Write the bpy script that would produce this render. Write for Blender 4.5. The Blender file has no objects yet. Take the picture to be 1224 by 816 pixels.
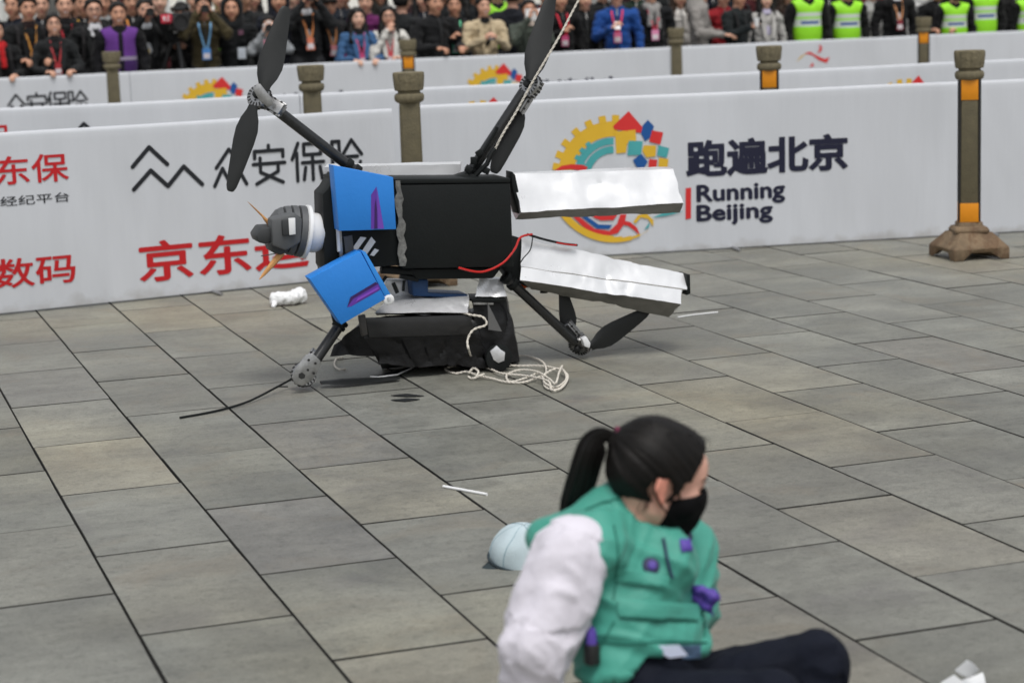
import bpy, bmesh, math, random
import numpy as np
from mathutils import Vector, Matrix, noise
R = math.radians
random.seed(7)
S = bpy.context.scene
COL = S.collection

# ---------------------------------------------------------------- camera
H = 1.8
FPX, PITCH, ROLL = 2411.78, 0.1698187, -0.0346524
fw = Vector((0, math.cos(PITCH), -math.sin(PITCH)))
rt0 = Vector((1, 0, 0)); up0 = rt0.cross(fw)
rt = math.cos(ROLL)*rt0 + math.sin(ROLL)*up0
up = -math.sin(ROLL)*rt0 + math.cos(ROLL)*up0
cd = bpy.data.cameras.new('camera')
cam = bpy.data.objects.new('camera', cd); COL.objects.link(cam)
mw = Matrix((rt, up, -fw)).transposed().to_4x4(); mw.translation = (0, 0, H)
cam.matrix_world = mw
cd.sensor_width = 36; cd.lens = 36*FPX/1224
cd.clip_start = .1; cd.clip_end = 2000
cd.dof.use_dof = True; cd.dof.focus_distance = 8.5; cd.dof.aperture_fstop = 2.9
S.camera = cam

# ---------------------------------------------------------------- sky, sun, exposure
SUN_EL, SUN_AZ = R(66), R(165)         # overcast: high soft light, slightly from the photographer's right
w = bpy.data.worlds.new('World'); S.world = w; w.use_nodes = True
nt = w.node_tree; bg = nt.nodes['Background']
sky = nt.nodes.new('ShaderNodeTexSky'); sky.sky_type = 'NISHITA'; sky.sun_disc = False
sky.sun_elevation = SUN_EL; sky.sun_rotation = SUN_AZ; sky.dust_density = 3; sky.air_density = 1.5
hs = nt.nodes.new('ShaderNodeHueSaturation'); hs.inputs['Saturation'].default_value = .22
nt.links.new(sky.outputs[0], hs.inputs['Color']); nt.links.new(hs.outputs[0], bg.inputs['Color'])
bg.inputs['Strength'].default_value = .10
sl = bpy.data.lights.new('sun', 'SUN'); sl.energy = 1.5; sl.angle = R(24); sl.color = (1, .97, .93)
so = bpy.data.objects.new('sun', sl); COL.objects.link(so)
sdir = Vector((math.sin(SUN_AZ)*math.cos(SUN_EL), math.cos(SUN_AZ)*math.cos(SUN_EL), math.sin(SUN_EL)))
so.rotation_euler = sdir.to_track_quat('Z', 'Y').to_euler()
S.view_settings.view_transform = 'Standard'; S.view_settings.look = 'None'
S.view_settings.gamma = 1; S.view_settings.use_curve_mapping = False
S.view_settings.exposure = 0.30

# ---------------------------------------------------------------- helpers
def ray(px, py): return fw*FPX + rt*(px-612) - up*(py-408)
def at(px, py, Y):
    d = ray(px, py); return d*(Y/d.y) + Vector((0, 0, H))
def atz(px, py, z=0.0):
    d = ray(px, py); return d*((z-H)/d.z) + Vector((0, 0, H))
def hitplane(px, py, o, n):
    d = ray(px, py); c = Vector((0, 0, H)); return c + d*((o-c).dot(n)/d.dot(n))
def srgb(r, g, b):
    f = lambda c: (c/255/12.92) if c/255 <= .04045 else ((c/255+.055)/1.055)**2.4
    return (f(r), f(g), f(b), 1)

def mat(name, col, rough=.6, metal=0, var=0, vscale=6, bump=0, bscale=60, spec=.5, coat=0, sheen=0, sss=0, stretch=None, obj_random=0):
    m = bpy.data.materials.new(name); m.use_nodes = True
    n = m.node_tree.nodes; l = m.node_tree.links; b = n['Principled BSDF']
    if len(col) == 3: col = (*col, 1)
    b.inputs['Base Color'].default_value = col
    b.inputs['Roughness'].default_value = rough; b.inputs['Metallic'].default_value = metal
    b.inputs['Specular IOR Level'].default_value = spec
    if coat: b.inputs['Coat Weight'].default_value = coat
    if sheen: b.inputs['Sheen Weight'].default_value = sheen; b.inputs['Sheen Roughness'].default_value = .5
    if sss: b.inputs['Subsurface Weight'].default_value = sss; b.inputs['Subsurface Radius'].default_value = (.012, .005, .003); b.inputs['Subsurface Scale'].default_value = 1
    tc = n.new('ShaderNodeTexCoord'); vec = tc.outputs['Object']
    if stretch:
        mp = n.new('ShaderNodeMapping'); mp.inputs['Scale'].default_value = stretch; l.new(vec, mp.inputs[0]); vec = mp.outputs[0]
    if var:
        t = n.new('ShaderNodeTexNoise'); t.inputs['Scale'].default_value = vscale; t.inputs['Detail'].default_value = 6; t.inputs['Roughness'].default_value = .65
        l.new(vec, t.inputs['Vector'])
        r = n.new('ShaderNodeMapRange'); r.inputs[1].default_value = .3; r.inputs[2].default_value = .7; r.inputs[3].default_value = 1-var; r.inputs[4].default_value = 1+var
        l.new(t.outputs[0], r.inputs[0])
        mx = n.new('ShaderNodeMix'); mx.data_type = 'RGBA'; mx.blend_type = 'MULTIPLY'; mx.inputs[0].default_value = 1
        mx.inputs[6].default_value = col; l.new(r.outputs[0], mx.inputs[7]); l.new(mx.outputs[2], b.inputs['Base Color'])
        r2 = n.new('ShaderNodeMapRange'); r2.inputs[3].default_value = max(.02, rough-.12); r2.inputs[4].default_value = min(1, rough+.12)
        l.new(t.outputs[0], r2.inputs[0]); l.new(r2.outputs[0], b.inputs['Roughness'])
    if bump:
        t2 = n.new('ShaderNodeTexNoise'); t2.inputs['Scale'].default_value = bscale; t2.inputs['Detail'].default_value = 5
        l.new(vec, t2.inputs['Vector'])
        bp = n.new('ShaderNodeBump'); bp.inputs['Strength'].default_value = 1; bp.inputs['Distance'].default_value = bump
        l.new(t2.outputs[0], bp.inputs['Height']); l.new(bp.outputs[0], b.inputs['Normal'])
    return m

_mc = {}
def cloth(r, g, b, rough=.85):
    k = (r, g, b, rough)
    q_ = .72 if r+g+b < 160 else .92
    if k not in _mc: _mc[k] = mat('cloth', srgb(r*q_, g*q_, b*q_), rough, var=.12, vscale=9, bump=.004, bscale=16, sheen=.08, spec=.25)
    return _mc[k]

class MB:
    def __init__(s): s.v = []; s.f = []; s.m = []
    def add(s, vs, fs, m=0):
        o = len(s.v); s.v += [Vector(q) for q in vs]
        for f in fs: s.f.append(tuple(o+i for i in f)); s.m.append(m)
        return s
    def box(s, c, d, rot=None, m=0):
        c = Vector(c); vs = []
        for x in (-.5, .5):
            for y in (-.5, .5):
                for z in (-.5, .5):
                    q = Vector((x*d[0], y*d[1], z*d[2]))
                    if rot: q = rot @ q
                    vs.append(c+q)
        return s.add(vs, [(0,1,3,2),(4,6,7,5),(0,4,5,1),(2,3,7,6),(0,2,6,4),(1,5,7,3)], m)
    def tube(s, pts, r, seg=8, m=0, caps=True, closed=False):
        pts = [Vector(p) for p in pts]; n = len(pts)
        rs = r if isinstance(r, (list, tuple)) else [r]*n
        t0 = (pts[1]-pts[0]).normalized(); nrm = t0.orthogonal().normalized(); vs = []
        for i, p in enumerate(pts):
            a = pts[(i-1) % n] if (closed or i > 0) else p
            b = pts[(i+1) % n] if (closed or i < n-1) else p
            t = (b-a).normalized()
            nrm = (nrm - t*nrm.dot(t))
            nrm = nrm.normalized() if nrm.length > 1e-6 else t.orthogonal().normalized()
            bn = t.cross(nrm)
            for k in range(seg):
                an = 2*math.pi*k/seg
                vs.append(p + (nrm*math.cos(an)+bn*math.sin(an))*rs[i])
        fs = []
        for i in range(n if closed else n-1):
            j = (i+1) % n
            for k in range(seg):
                k2 = (k+1) % seg
                fs.append((i*seg+k, i*seg+k2, j*seg+k2, j*seg+k))
        if caps and not closed:
            fs.append(tuple(range(seg-1, -1, -1))); fs.append(tuple((n-1)*seg+k for k in range(seg)))
        return s.add(vs, fs, m)
    def prism(s, poly, off, m=0, mside=None):
        n = len(poly); off = Vector(off); poly = [Vector(p) for p in poly]
        nr = Vector((0,0,0))
        for i in range(n): nr += poly[i].cross(poly[(i+1) % n])
        if nr.dot(off) > 0: poly = poly[::-1]
        vs = poly + [p+off for p in poly]
        s.add(vs, [tuple(range(n)), tuple(range(2*n-1, n-1, -1))], m)
        o = len(s.v)-2*n
        for i in range(n):
            j = (i+1) % n
            s.f.append((o+j, o+i, o+n+i, o+n+j)); s.m.append(m if mside is None else mside)
        return s
    def lathe(s, prof, o, ax, seg=24, m=0, flat=False):
        # prof: (radius, distance along axis)
        o = Vector(o); ax = Vector(ax).normalized(); a = ax.orthogonal().normalized(); b = ax.cross(a); vs = []
        for r, d in prof:
            for k in range(seg):
                an = 2*math.pi*k/seg
                vs.append(o + ax*d + (a*math.cos(an)+b*math.sin(an))*r)
        fs = []
        for i in range(len(prof)-1):
            for k in range(seg):
                k2 = (k+1) % seg
                fs.append((i*seg+k, i*seg+k2, (i+1)*seg+k2, (i+1)*seg+k))
        fs.append(tuple(range(seg-1, -1, -1))); fs.append(tuple((len(prof)-1)*seg+k for k in range(seg)))
        return s.add(vs, fs, m)
    def sphere(s, c, r, m=0, seg=12, rings=8, rot=None):
        c = Vector(c); r = Vector(r) if hasattr(r, '__len__') else Vector((r, r, r)); vs = []; fs = []
        for i in range(rings+1):
            th = math.pi*i/rings
            for k in range(seg):
                an = 2*math.pi*k/seg
                q = Vector((r.x*math.sin(th)*math.cos(an), r.y*math.sin(th)*math.sin(an), r.z*math.cos(th)))
                if rot: q = rot @ q
                vs.append(c+q)
        for i in range(rings):
            for k in range(seg):
                k2 = (k+1) % seg; fs.append((i*seg+k, (i+1)*seg+k, (i+1)*seg+k2, i*seg+k2))
        return s.add(vs, fs, m)
    def build(s, name, mats, parent=None, origin=None, smooth=35, bevel=0, bseg=2, sub=0):
        if not isinstance(mats, (list, tuple)): mats = [mats]
        me = bpy.data.meshes.new(name)
        o = Vector(origin) if origin is not None else (parent.get('_o') and Vector(parent['_o']) if parent is not None else None)
        vs = [tuple(q-o) for q in s.v] if o is not None else [tuple(q) for q in s.v]
        me.from_pydata(vs, [], s.f)
        for q in mats: me.materials.append(q)
        me.polygons.foreach_set('material_index', s.m)
        bm = bmesh.new(); bm.from_mesh(me)
        bmesh.ops.remove_doubles(bm, verts=bm.verts, dist=1e-5)
        if bevel:
            es = [e for e in bm.edges if len(e.link_faces) == 2 and e.calc_face_angle(0) > R(28)]
            bmesh.ops.bevel(bm, geom=es, offset=bevel, segments=bseg, affect='EDGES', profile=.5, clamp_overlap=True)
        if sub: bmesh.ops.subdivide_edges(bm, edges=bm.edges, cuts=sub, use_grid_fill=True)
        bm.to_mesh(me); bm.free()
        if smooth:
            me.polygons.foreach_set('use_smooth', [True]*len(me.polygons)); me.set_sharp_from_angle(angle=R(smooth))
        return link(name, me, parent, o if parent is None else None)

def link(name, me, parent=None, loc=None):
    ob = bpy.data.objects.new(name, me); COL.objects.link(ob)
    if parent is not None: ob.parent = parent
    if loc is not None: ob.location = loc
    return ob
def thing(name, label, cat, loc=(0, 0, 0), group=None, rz=0):
    o = bpy.data.objects.new(name, None); COL.objects.link(o); o.location = loc; o.rotation_euler.z = rz
    o.empty_display_size = .1
    tag(o, label, cat, group); o['_o'] = list(loc)      # parts are authored in world space and moved to the thing's base
    return o
def tag(o, label, cat, group=None):
    o['label'] = label; o['category'] = cat
    if group: o['group'] = group
    return o
def copy_tree(o, parent=None):
    c = o.copy(); COL.objects.link(c)
    if parent is not None: c.parent = parent
    for ch in list(o.children): copy_tree(ch, c)
    return c

# ---------------------------------------------------------------- implicit bodies: smooth unions of tapered limbs, meshed by surface nets
def rc(P, a, b, ra, rb, flat=1, n=None):
    p = P - a
    if flat != 1:
        n = np.asarray(n, float); n = n/np.linalg.norm(n)
        p = p + (1/flat-1)*(p@n)[..., None]*n
        ba = b-a; ba = ba + (1/flat-1)*(ba@n)*n
    else: ba = b-a
    l2 = float(ba@ba)
    if l2 < 1e-12: return np.linalg.norm(p, axis=-1)-ra
    t = np.clip((p@ba)/l2, 0, 1)
    return np.linalg.norm(p - t[..., None]*ba, axis=-1) - (ra + (rb-ra)*t)
def prim(a, b, ra, rb=None, flat=1, n=(0, 1, 0), k=.03, tag=0, op='add'):
    return dict(a=np.array(a, float), b=np.array(b, float), ra=ra, rb=ra if rb is None else rb, flat=flat, n=np.array(n, float), k=k, tag=tag, op=op)
def sdf_mesh(prims, h, cut=None):
    A = [p for p in prims if p['op'] == 'add']
    lo = np.min([np.minimum(p['a'], p['b'])-max(p['ra'], p['rb']) for p in A], axis=0)-3*h
    hi = np.max([np.maximum(p['a'], p['b'])+max(p['ra'], p['rb']) for p in A], axis=0)+3*h
    nn = np.ceil((hi-lo)/h).astype(int)+1
    D = np.full(nn, 1.0)
    ax = [lo[i]+h*np.arange(nn[i]) for i in range(3)]
    for p in prims:
        mr = max(p['ra'], p['rb'])+2*p['k']+2*h
        l = np.maximum(np.floor((np.minimum(p['a'], p['b'])-mr-lo)/h).astype(int), 0)
        u = np.minimum(np.ceil((np.maximum(p['a'], p['b'])+mr-lo)/h).astype(int)+1, nn)
        if (u <= l).any(): continue
        P = np.stack(np.meshgrid(ax[0][l[0]:u[0]], ax[1][l[1]:u[1]], ax[2][l[2]:u[2]], indexing='ij'), -1)
        d = rc(P, p['a'], p['b'], p['ra'], p['rb'], p['flat'], p['n'])
        sub = D[l[0]:u[0], l[1]:u[1], l[2]:u[2]]; k = p['k']
        if p['op'] == 'add':
            hh = np.maximum(k-np.abs(sub-d), 0)/k; sub[...] = np.minimum(sub, d)-hh*hh*k*.25
        else:
            hh = np.maximum(k-np.abs(sub+d), 0)/k; sub[...] = np.maximum(sub, -d)+hh*hh*k*.25
    if cut is not None:
        P = np.stack(np.meshgrid(*ax, indexing='ij'), -1); D = np.maximum(D, cut(P))
    ins = D < 0
    # cells
    c = [ins[i:nn[0]-1+i, j:nn[1]-1+j, k:nn[2]-1+k] for i in (0, 1) for j in (0, 1) for k in (0, 1)]
    sm = sum(x.astype(int) for x in c); act = (sm > 0) & (sm < 8)
    idx = np.argwhere(act); vid = np.full(act.shape, -1); vid[act] = np.arange(len(idx))
    acc = np.zeros((len(idx), 3)); cnt = np.zeros(len(idx))
    for i in range(8):
        for bit in (1, 2, 4):
            if i & bit: continue
            j = i | bit
            o1 = np.array([(i >> 2) & 1, (i >> 1) & 1, i & 1]); o2 = np.array([(j >> 2) & 1, (j >> 1) & 1, j & 1])
            d1 = D[tuple((idx+o1).T)]; d2 = D[tuple((idx+o2).T)]; x = (d1 < 0) != (d2 < 0)
            t = np.where(x, d1/np.where(np.abs(d1-d2) < 1e-9, 1, d1-d2), 0)
            acc[x] += (o1 + t[:, None]*(o2-o1))[x]; cnt[x] += 1
    V = lo + h*(idx + acc/cnt[:, None]); F = []
    for a in range(3):
        b, cc = (a+1) % 3, (a+2) % 3
        s0 = [slice(None)]*3; s1 = [slice(None)]*3; s0[a] = slice(0, -1); s1[a] = slice(1, None)
        e0 = ins[tuple(s0)]; e1 = ins[tuple(s1)]
        for flip in (0, 1):
            q = np.argwhere((e0 & ~e1) if not flip else (~e0 & e1))
            q = q[(q[:, b] > 0) & (q[:, cc] > 0) & (q[:, b] < nn[b]-1) & (q[:, cc] < nn[cc]-1)]
            def g(db, dc):
                r = q.copy(); r[:, b] -= db; r[:, cc] -= dc; return vid[tuple(r.T)]
            f = np.stack([g(1, 1), g(0, 1), g(0, 0), g(1, 0)], 1)
            F.append(f if not flip else f[:, ::-1])
    F = np.concatenate(F); F = F[(F >= 0).all(1)]
    return V, F
def near_tag(V, prims):
    best = np.full(len(V), 1e9); T = np.zeros(len(V), int)
    for p in prims:
        if p['op'] != 'add': continue
        d = rc(V, p['a'], p['b'], p['ra'], p['rb'], p['flat'], p['n']); x = d < best
        best[x] = d[x]; T[x] = p['tag']
    return T
def relax(V, F, it):
    for _ in range(it):
        s = np.zeros_like(V); c = np.zeros(len(V))
        for i in range(4):
            a, b = F[:, i], F[:, (i+1) % 4]
            np.add.at(s, a, V[b]); np.add.at(c, a, 1); np.add.at(s, b, V[a]); np.add.at(c, b, 1)
        V = V*.5 + .5*s/np.maximum(c, 1)[:, None]
    return V
def np_mesh(name, V, F, mats, T=None, parent=None, origin=None, xf=None, smooth=True):
    if xf is not None: V = V@np.array(xf.to_3x3()).T + np.array(xf.translation)
    if origin is None and parent is not None and parent.get('_o'): origin = list(parent['_o'])
    if origin is not None: V = V - np.array(origin)
    me = bpy.data.meshes.new(name); me.from_pydata(V.tolist(), [], F.tolist())
    for m in (mats if isinstance(mats, (list, tuple)) else [mats]): me.materials.append(m)
    if T is not None: me.polygons.foreach_set('material_index', np.median(T[F], axis=1).astype(int) if len(T) == len(V) else T)
    if smooth: me.polygons.foreach_set('use_smooth', [True]*len(me.polygons))
    return link(name, me, parent, None if parent is not None else origin)
def hand_prims(w, d, nrm, side, L=.18, curl=.5, tag=1, rf=.0095, k=.006, spread=1.0):
    # palm, four unequal bent fingers and a thumb leaving the side of the palm; nrm = where the palm faces
    w = Vector(w); d = Vector(d).normalized(); nrm = Vector(nrm); nrm = (nrm-d*nrm.dot(d)).normalized(); sd = d.cross(nrm)*side
    u = L/.18; out = [prim(w-d*.01, w+d*.075*u, .027*u, .036*u, .45, nrm, .02, tag)]
    for i, (ln, off) in enumerate(((.068, .027), (.078, .009), (.072, -.009), (.056, -.026))):
        b = w+d*(.078*u)+sd*off*u*spread; a1 = curl*.6; a2 = curl*1.5
        m = b+(d*math.cos(a1)+nrm*math.sin(a1)+sd*off*2*(spread-1+.3))*ln*.5*u; e = m+(d*math.cos(a2)+nrm*math.sin(a2))*ln*.5*u
        out += [prim(b-d*.012, m, rf, rf*.95, k=k, tag=tag), prim(m, e, rf*.95, rf*.8, k=k, tag=tag)]
    b = w+d*.02*u+sd*.028*u; m = b+(d*.6+sd*.75+nrm*.25).normalized()*.035*u; e = m+(d*.85+sd*.25+nrm*.35).normalized()*.032*u
    out += [prim(b, m, rf*1.25, rf*1.1, k=.012, tag=tag), prim(m, e, rf*1.1, rf*.85, k=k, tag=tag)]
    return out
# ================================================================ SETTING: ground and paving
YA = 0.33366; CU, SU = math.cos(YA), math.sin(YA)
def uv2w(u, v, z=0): return Vector((u*CU - v*SU, u*SU + v*CU, z))
def slab_mat(name, island):
    m = bpy.data.materials.new(name); m.use_nodes = True; n = m.node_tree.nodes; l = m.node_tree.links; b = n['Principled BSDF']
    tc = n.new('ShaderNodeTexCoord')
    if island: g = n.new('ShaderNodeNewGeometry'); rnd = g.outputs['Random Per Island']
    else: g = n.new('ShaderNodeObjectInfo'); rnd = g.outputs['Random']
    ml = n.new('ShaderNodeMath'); ml.operation = 'MULTIPLY'; ml.inputs[1].default_value = 137; l.new(rnd, ml.inputs[0])
    ad = n.new('ShaderNodeVectorMath'); ad.operation = 'ADD'; l.new(tc.outputs['Object'], ad.inputs[0]); l.new(ml.outputs[0], ad.inputs[1])
    vec = ad.outputs[0]
    ramp = n.new('ShaderNodeValToRGB'); e = ramp.color_ramp.elements
    cols = [(0, (0.1316, 0.1322, 0.122)), (0.15, (0.1564, 0.1558, 0.1431)), (0.3, (0.1403, 0.1409, 0.1307)), (0.44, (0.1663, 0.1638, 0.1493)), (0.56, (0.1471, 0.1471, 0.1363)), (0.68, (0.175, 0.1669, 0.1449)), (0.73, (0.1378, 0.1347, 0.1294)), (0.86, (0.1577, 0.1558, 0.1425)), (1, (0.1428, 0.1428, 0.1319))]
    e[0].position = 0; e[0].color = (*cols[0][1], 1); e[1].position = 1; e[1].color = (*cols[-1][1], 1)
    for p, c in cols[1:-1]: q = e.new(p); q.color = (*c, 1)
    l.new(rnd, ramp.inputs[0])
    def noi(sc, det, ro, st=None, dist=0):
        t = n.new('ShaderNodeTexNoise'); t.inputs['Scale'].default_value = sc; t.inputs['Detail'].default_value = det; t.inputs['Roughness'].default_value = ro; t.inputs['Distortion'].default_value = dist
        if st: mp = n.new('ShaderNodeMapping'); mp.inputs['Scale'].default_value = st; l.new(vec, mp.inputs[0]); l.new(mp.outputs[0], t.inputs['Vector'])
        else: l.new(vec, t.inputs['Vector'])
        return t.outputs[0]
    def rng(x, a, b2, c, d):
        r = n.new('ShaderNodeMapRange'); r.inputs[1].default_value = a; r.inputs[2].default_value = b2; r.inputs[3].default_value = c; r.inputs[4].default_value = d; l.new(x, r.inputs[0]); return r.outputs[0]
    def mul(c, f):
        x = n.new('ShaderNodeMix'); x.data_type = 'RGBA'; x.blend_type = 'MULTIPLY'; x.inputs[0].default_value = 1; l.new(c, x.inputs[6]); l.new(f, x.inputs[7]); return x.outputs[2]
    tn = n.new('ShaderNodeMix'); tn.data_type = 'RGBA'; tn.blend_type = 'MULTIPLY'; tn.inputs[0].default_value = 1; tn.inputs[7].default_value = (1.33, 1.34, 1.28, 1); l.new(ramp.outputs[0], tn.inputs[6]); c = tn.outputs[2]
    big = noi(3.2, 5, .6, dist=.6)
    c = mul(c, rng(big, .3, .7, .82, 1.15)); c = mul(c, rng(noi(60, 5, .75, (1, 2.5, 1)), .3, .7, .86, 1.12)); c = mul(c, rng(noi(.9, 3, .5, dist=.5), .35, .65, .82, 1.15))
    c = mul(c, rng(noi(2.2, 6, .7, (1, 5, 1)), .3, .7, .88, 1.12))       # sawn streaks
    c = mul(c, rng(noi(170, 4, .8), .28, .72, .70, 1.30))                 # grain
    c = mul(c, rng(noi(28, 8, .8), .36, .5, .74, 1.04))                  # spots
    # tan patches
    tp = n.new('ShaderNodeMix'); tp.data_type = 'RGBA'; tp.inputs[7].default_value = (.215, .183, .138, 1); l.new(c, tp.inputs[6])
    l.new(rng(noi(1.7, 4, .6, dist=1.0), .55, .78, 0, .55), tp.inputs[0]); c = tp.outputs[2]
    # broad warm areas that run over many slabs
    gp_ = n.new('ShaderNodeNewGeometry'); wn = n.new('ShaderNodeTexNoise'); wn.inputs['Scale'].default_value = .33; wn.inputs['Detail'].default_value = 4; l.new(gp_.outputs['Position'], wn.inputs['Vector'])
    tw = n.new('ShaderNodeMix'); tw.data_type = 'RGBA'; tw.blend_type = 'MULTIPLY'; tw.inputs[7].default_value = (1.17, 1.11, .97, 1); l.new(c, tw.inputs[6]); l.new(rng(wn.outputs[0], .46, .64, 0, 1), tw.inputs[0]); c = tw.outputs[2]
    # plum-grey patches
    tq = n.new('ShaderNodeMix'); tq.data_type = 'RGBA'; tq.inputs[7].default_value = (.118, .110, .114, 1); l.new(c, tq.inputs[6])
    l.new(rng(noi(2.1, 3, .5, dist=.8), .60, .8, 0, .45), tq.inputs[0]); c = tq.outputs[2]
    # pale scuffs
    ts = n.new('ShaderNodeMix'); ts.data_type = 'RGBA'; ts.inputs[7].default_value = (.30, .295, .27, 1); l.new(c, ts.inputs[6])
    l.new(rng(noi(5, 9, .78, dist=1.5), .66, .80, 0, .45), ts.inputs[0]); c = ts.outputs[2]
    l.new(c, b.inputs['Base Color'])
    l.new(rng(big, .3, .7, .40, .62), b.inputs['Roughness']); b.inputs['Specular IOR Level'].default_value = .45
    bp = n.new('ShaderNodeBump'); bp.inputs['Distance'].default_value = .004; l.new(noi(90, 8, .7), bp.inputs['Height']); l.new(bp.outputs[0], b.inputs['Normal'])
    return m
M_SLAB = slab_mat('paving_stone', False); M_SLAB_FAR = slab_mat('paving_stone_far', True)
M_JOINT = mat('joint_dirt', (.026, .025, .022), .95, var=.3, vscale=30)
M_GROUND = mat('plaza_stone', (.15, .146, .136), .7, var=.15, vscale=2)

gm = MB(); gm.add([(-600, -600, -.06), (600, -600, -.06), (600, 900, -.06), (-600, 900, -.06)], [(0, 1, 2, 3)])
g = gm.build('ground', M_GROUND); g['kind'] = 'structure'
pm = MB(); pm.add([(-40, -6, -.013), (40, -6, -.013), (40, 60, -.013), (-40, 60, -.013)], [(0, 1, 2, 3)])
pave = pm.build('pavement', M_JOINT); pave['kind'] = 'structure'
SW, SL, U0 = .45921, .924, .7983
slab_meshes = []
for k in range(8):
    rr = random.Random(k); bm = bmesh.new()
    bmesh.ops.create_cube(bm, size=1)
    for v in bm.verts: v.co = Vector((v.co.x*(SW-.0066-rr.uniform(-.0015,.002)), v.co.y*(SL-.0088-rr.uniform(-.003,.004)), v.co.z*.05-.025))
    bmesh.ops.bevel(bm, geom=[e for e in bm.edges if e.verts[0].co.z > -.01 and e.verts[1].co.z > -.01], offset=.0022, segments=1, affect='EDGES')
    for v in bm.verts: v.co.x += rr.uniform(-.0014, .0014); v.co.y += rr.uniform(-.0014, .0014)
    bmesh.ops.subdivide_edges(bm, edges=[e for e in bm.edges if e.calc_length() > .3], cuts=5)
    for v in bm.verts:
        j_ = noise.noise(Vector((v.co.x*9+k*5, v.co.y*9, k*3)))*.0022
        v.co.x += j_*(1 if v.co.x > 0 else -1); v.co.y += j_*.8*(1 if v.co.y > 0 else -1)
    bm.normal_update()
    for f in bm.faces: f.material_index = 1 if abs(f.normal.z) < .92 else 0
    me = bpy.data.meshes.new('paving_slab'); bm.to_mesh(me); bm.free(); me.materials.append(M_SLAB); me.materials.append(M_JOINT); slab_meshes.append(me)
def in_view(p, mx=90):
    d = p - Vector((0, 0, H)); z = d.dot(fw)
    if z < .5: return False
    x = 612+FPX*d.dot(rt)/z; y = 408-FPX*d.dot(up)/z
    return -mx < x < 1224+mx and -40 < y < 816+mx*2.2
far = MB(); rr = random.Random(3); nsl = 0
for i in range(-60, 70):
    for k in range(-22, 48):
        u = U0+SW*(i+.5); v = (5.71 if i % 2 == 0 else 5.248)+SL*(k+.5)
        c = uv2w(u, v)
        if not (-22 < c.x < 24 and 1 < c.y < 40): continue
        line = 13.3+(c.x+.72)*.5 if c.x < -.72 else 13.6+(c.x+.7)*.19
        if in_view(c) and c.y < line+.4:
            ob = bpy.data.objects.new('paving_slab', rr.choice(slab_meshes)); COL.objects.link(ob); ob.parent = pave
            ob.location = c + Vector((0, 0, rr.uniform(-.0012, .0012))); ob.rotation_euler = (rr.uniform(-.0012, .0012), rr.uniform(-.002, .002), YA+(math.pi if rr.random() < .5 else 0)); nsl += 1
        else:
            rot = Matrix.Rotation(YA, 3, 'Z'); a, b = (SW-.0075)/2, (SL-.006)/2
            vs = [c+rot@Vector((x*a, y*b, z)) for z in (-.03, 0) for x, y in ((-1,-1),(1,-1),(1,1),(-1,1))]
            far.add(vs, [(4,5,6,7),(0,1,5,4),(1,2,6,5),(2,3,7,6),(3,0,4,7)])
far.m = [0 if k % 5 == 0 else 1 for k in range(len(far.f))]
fo = far.build('paving_slab', [M_SLAB_FAR, M_JOINT], pave, smooth=0); fo['kind'] = 'stuff'
print('slabs', nsl)

# ================================================================ BARRIER BANNERS
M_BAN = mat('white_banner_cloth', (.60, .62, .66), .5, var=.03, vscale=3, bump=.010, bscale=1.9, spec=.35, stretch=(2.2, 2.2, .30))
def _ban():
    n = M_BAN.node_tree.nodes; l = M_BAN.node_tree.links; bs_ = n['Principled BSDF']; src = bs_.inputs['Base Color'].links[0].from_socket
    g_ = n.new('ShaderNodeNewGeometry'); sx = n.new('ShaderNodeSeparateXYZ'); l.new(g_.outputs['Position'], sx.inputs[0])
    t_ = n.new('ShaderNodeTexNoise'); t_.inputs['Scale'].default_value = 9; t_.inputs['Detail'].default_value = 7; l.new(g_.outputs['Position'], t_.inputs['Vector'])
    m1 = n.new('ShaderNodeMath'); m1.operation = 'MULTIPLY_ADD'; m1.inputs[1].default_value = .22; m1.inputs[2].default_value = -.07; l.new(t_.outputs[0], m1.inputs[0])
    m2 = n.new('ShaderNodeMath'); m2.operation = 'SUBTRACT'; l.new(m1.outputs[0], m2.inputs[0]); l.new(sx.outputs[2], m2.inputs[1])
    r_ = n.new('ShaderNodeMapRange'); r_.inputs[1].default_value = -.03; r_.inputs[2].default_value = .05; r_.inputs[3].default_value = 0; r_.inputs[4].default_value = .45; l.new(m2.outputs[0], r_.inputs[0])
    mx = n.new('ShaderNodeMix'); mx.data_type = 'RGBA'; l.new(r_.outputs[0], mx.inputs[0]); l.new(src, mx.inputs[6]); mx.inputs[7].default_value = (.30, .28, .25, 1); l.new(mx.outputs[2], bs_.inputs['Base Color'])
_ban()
INK = {'navy': mat('navy_ink', srgb(15, 18, 48), .55), 'black': mat('black_ink', srgb(24, 27, 34), .55), 'red': mat('red_ink', srgb(190, 20, 28), .5),
       'yellow': mat('yellow_ink', srgb(222, 178, 44), .5), 'teal': mat('teal_ink', srgb(72, 165, 168), .5), 'blue': mat('blue_ink', srgb(10, 82, 152), .5), 'scarlet': mat('scarlet_ink', srgb(212, 44, 44), .5)}
INKS = list(INK.values()); INKI = {k: i for i, k in enumerate(INK)}
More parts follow.
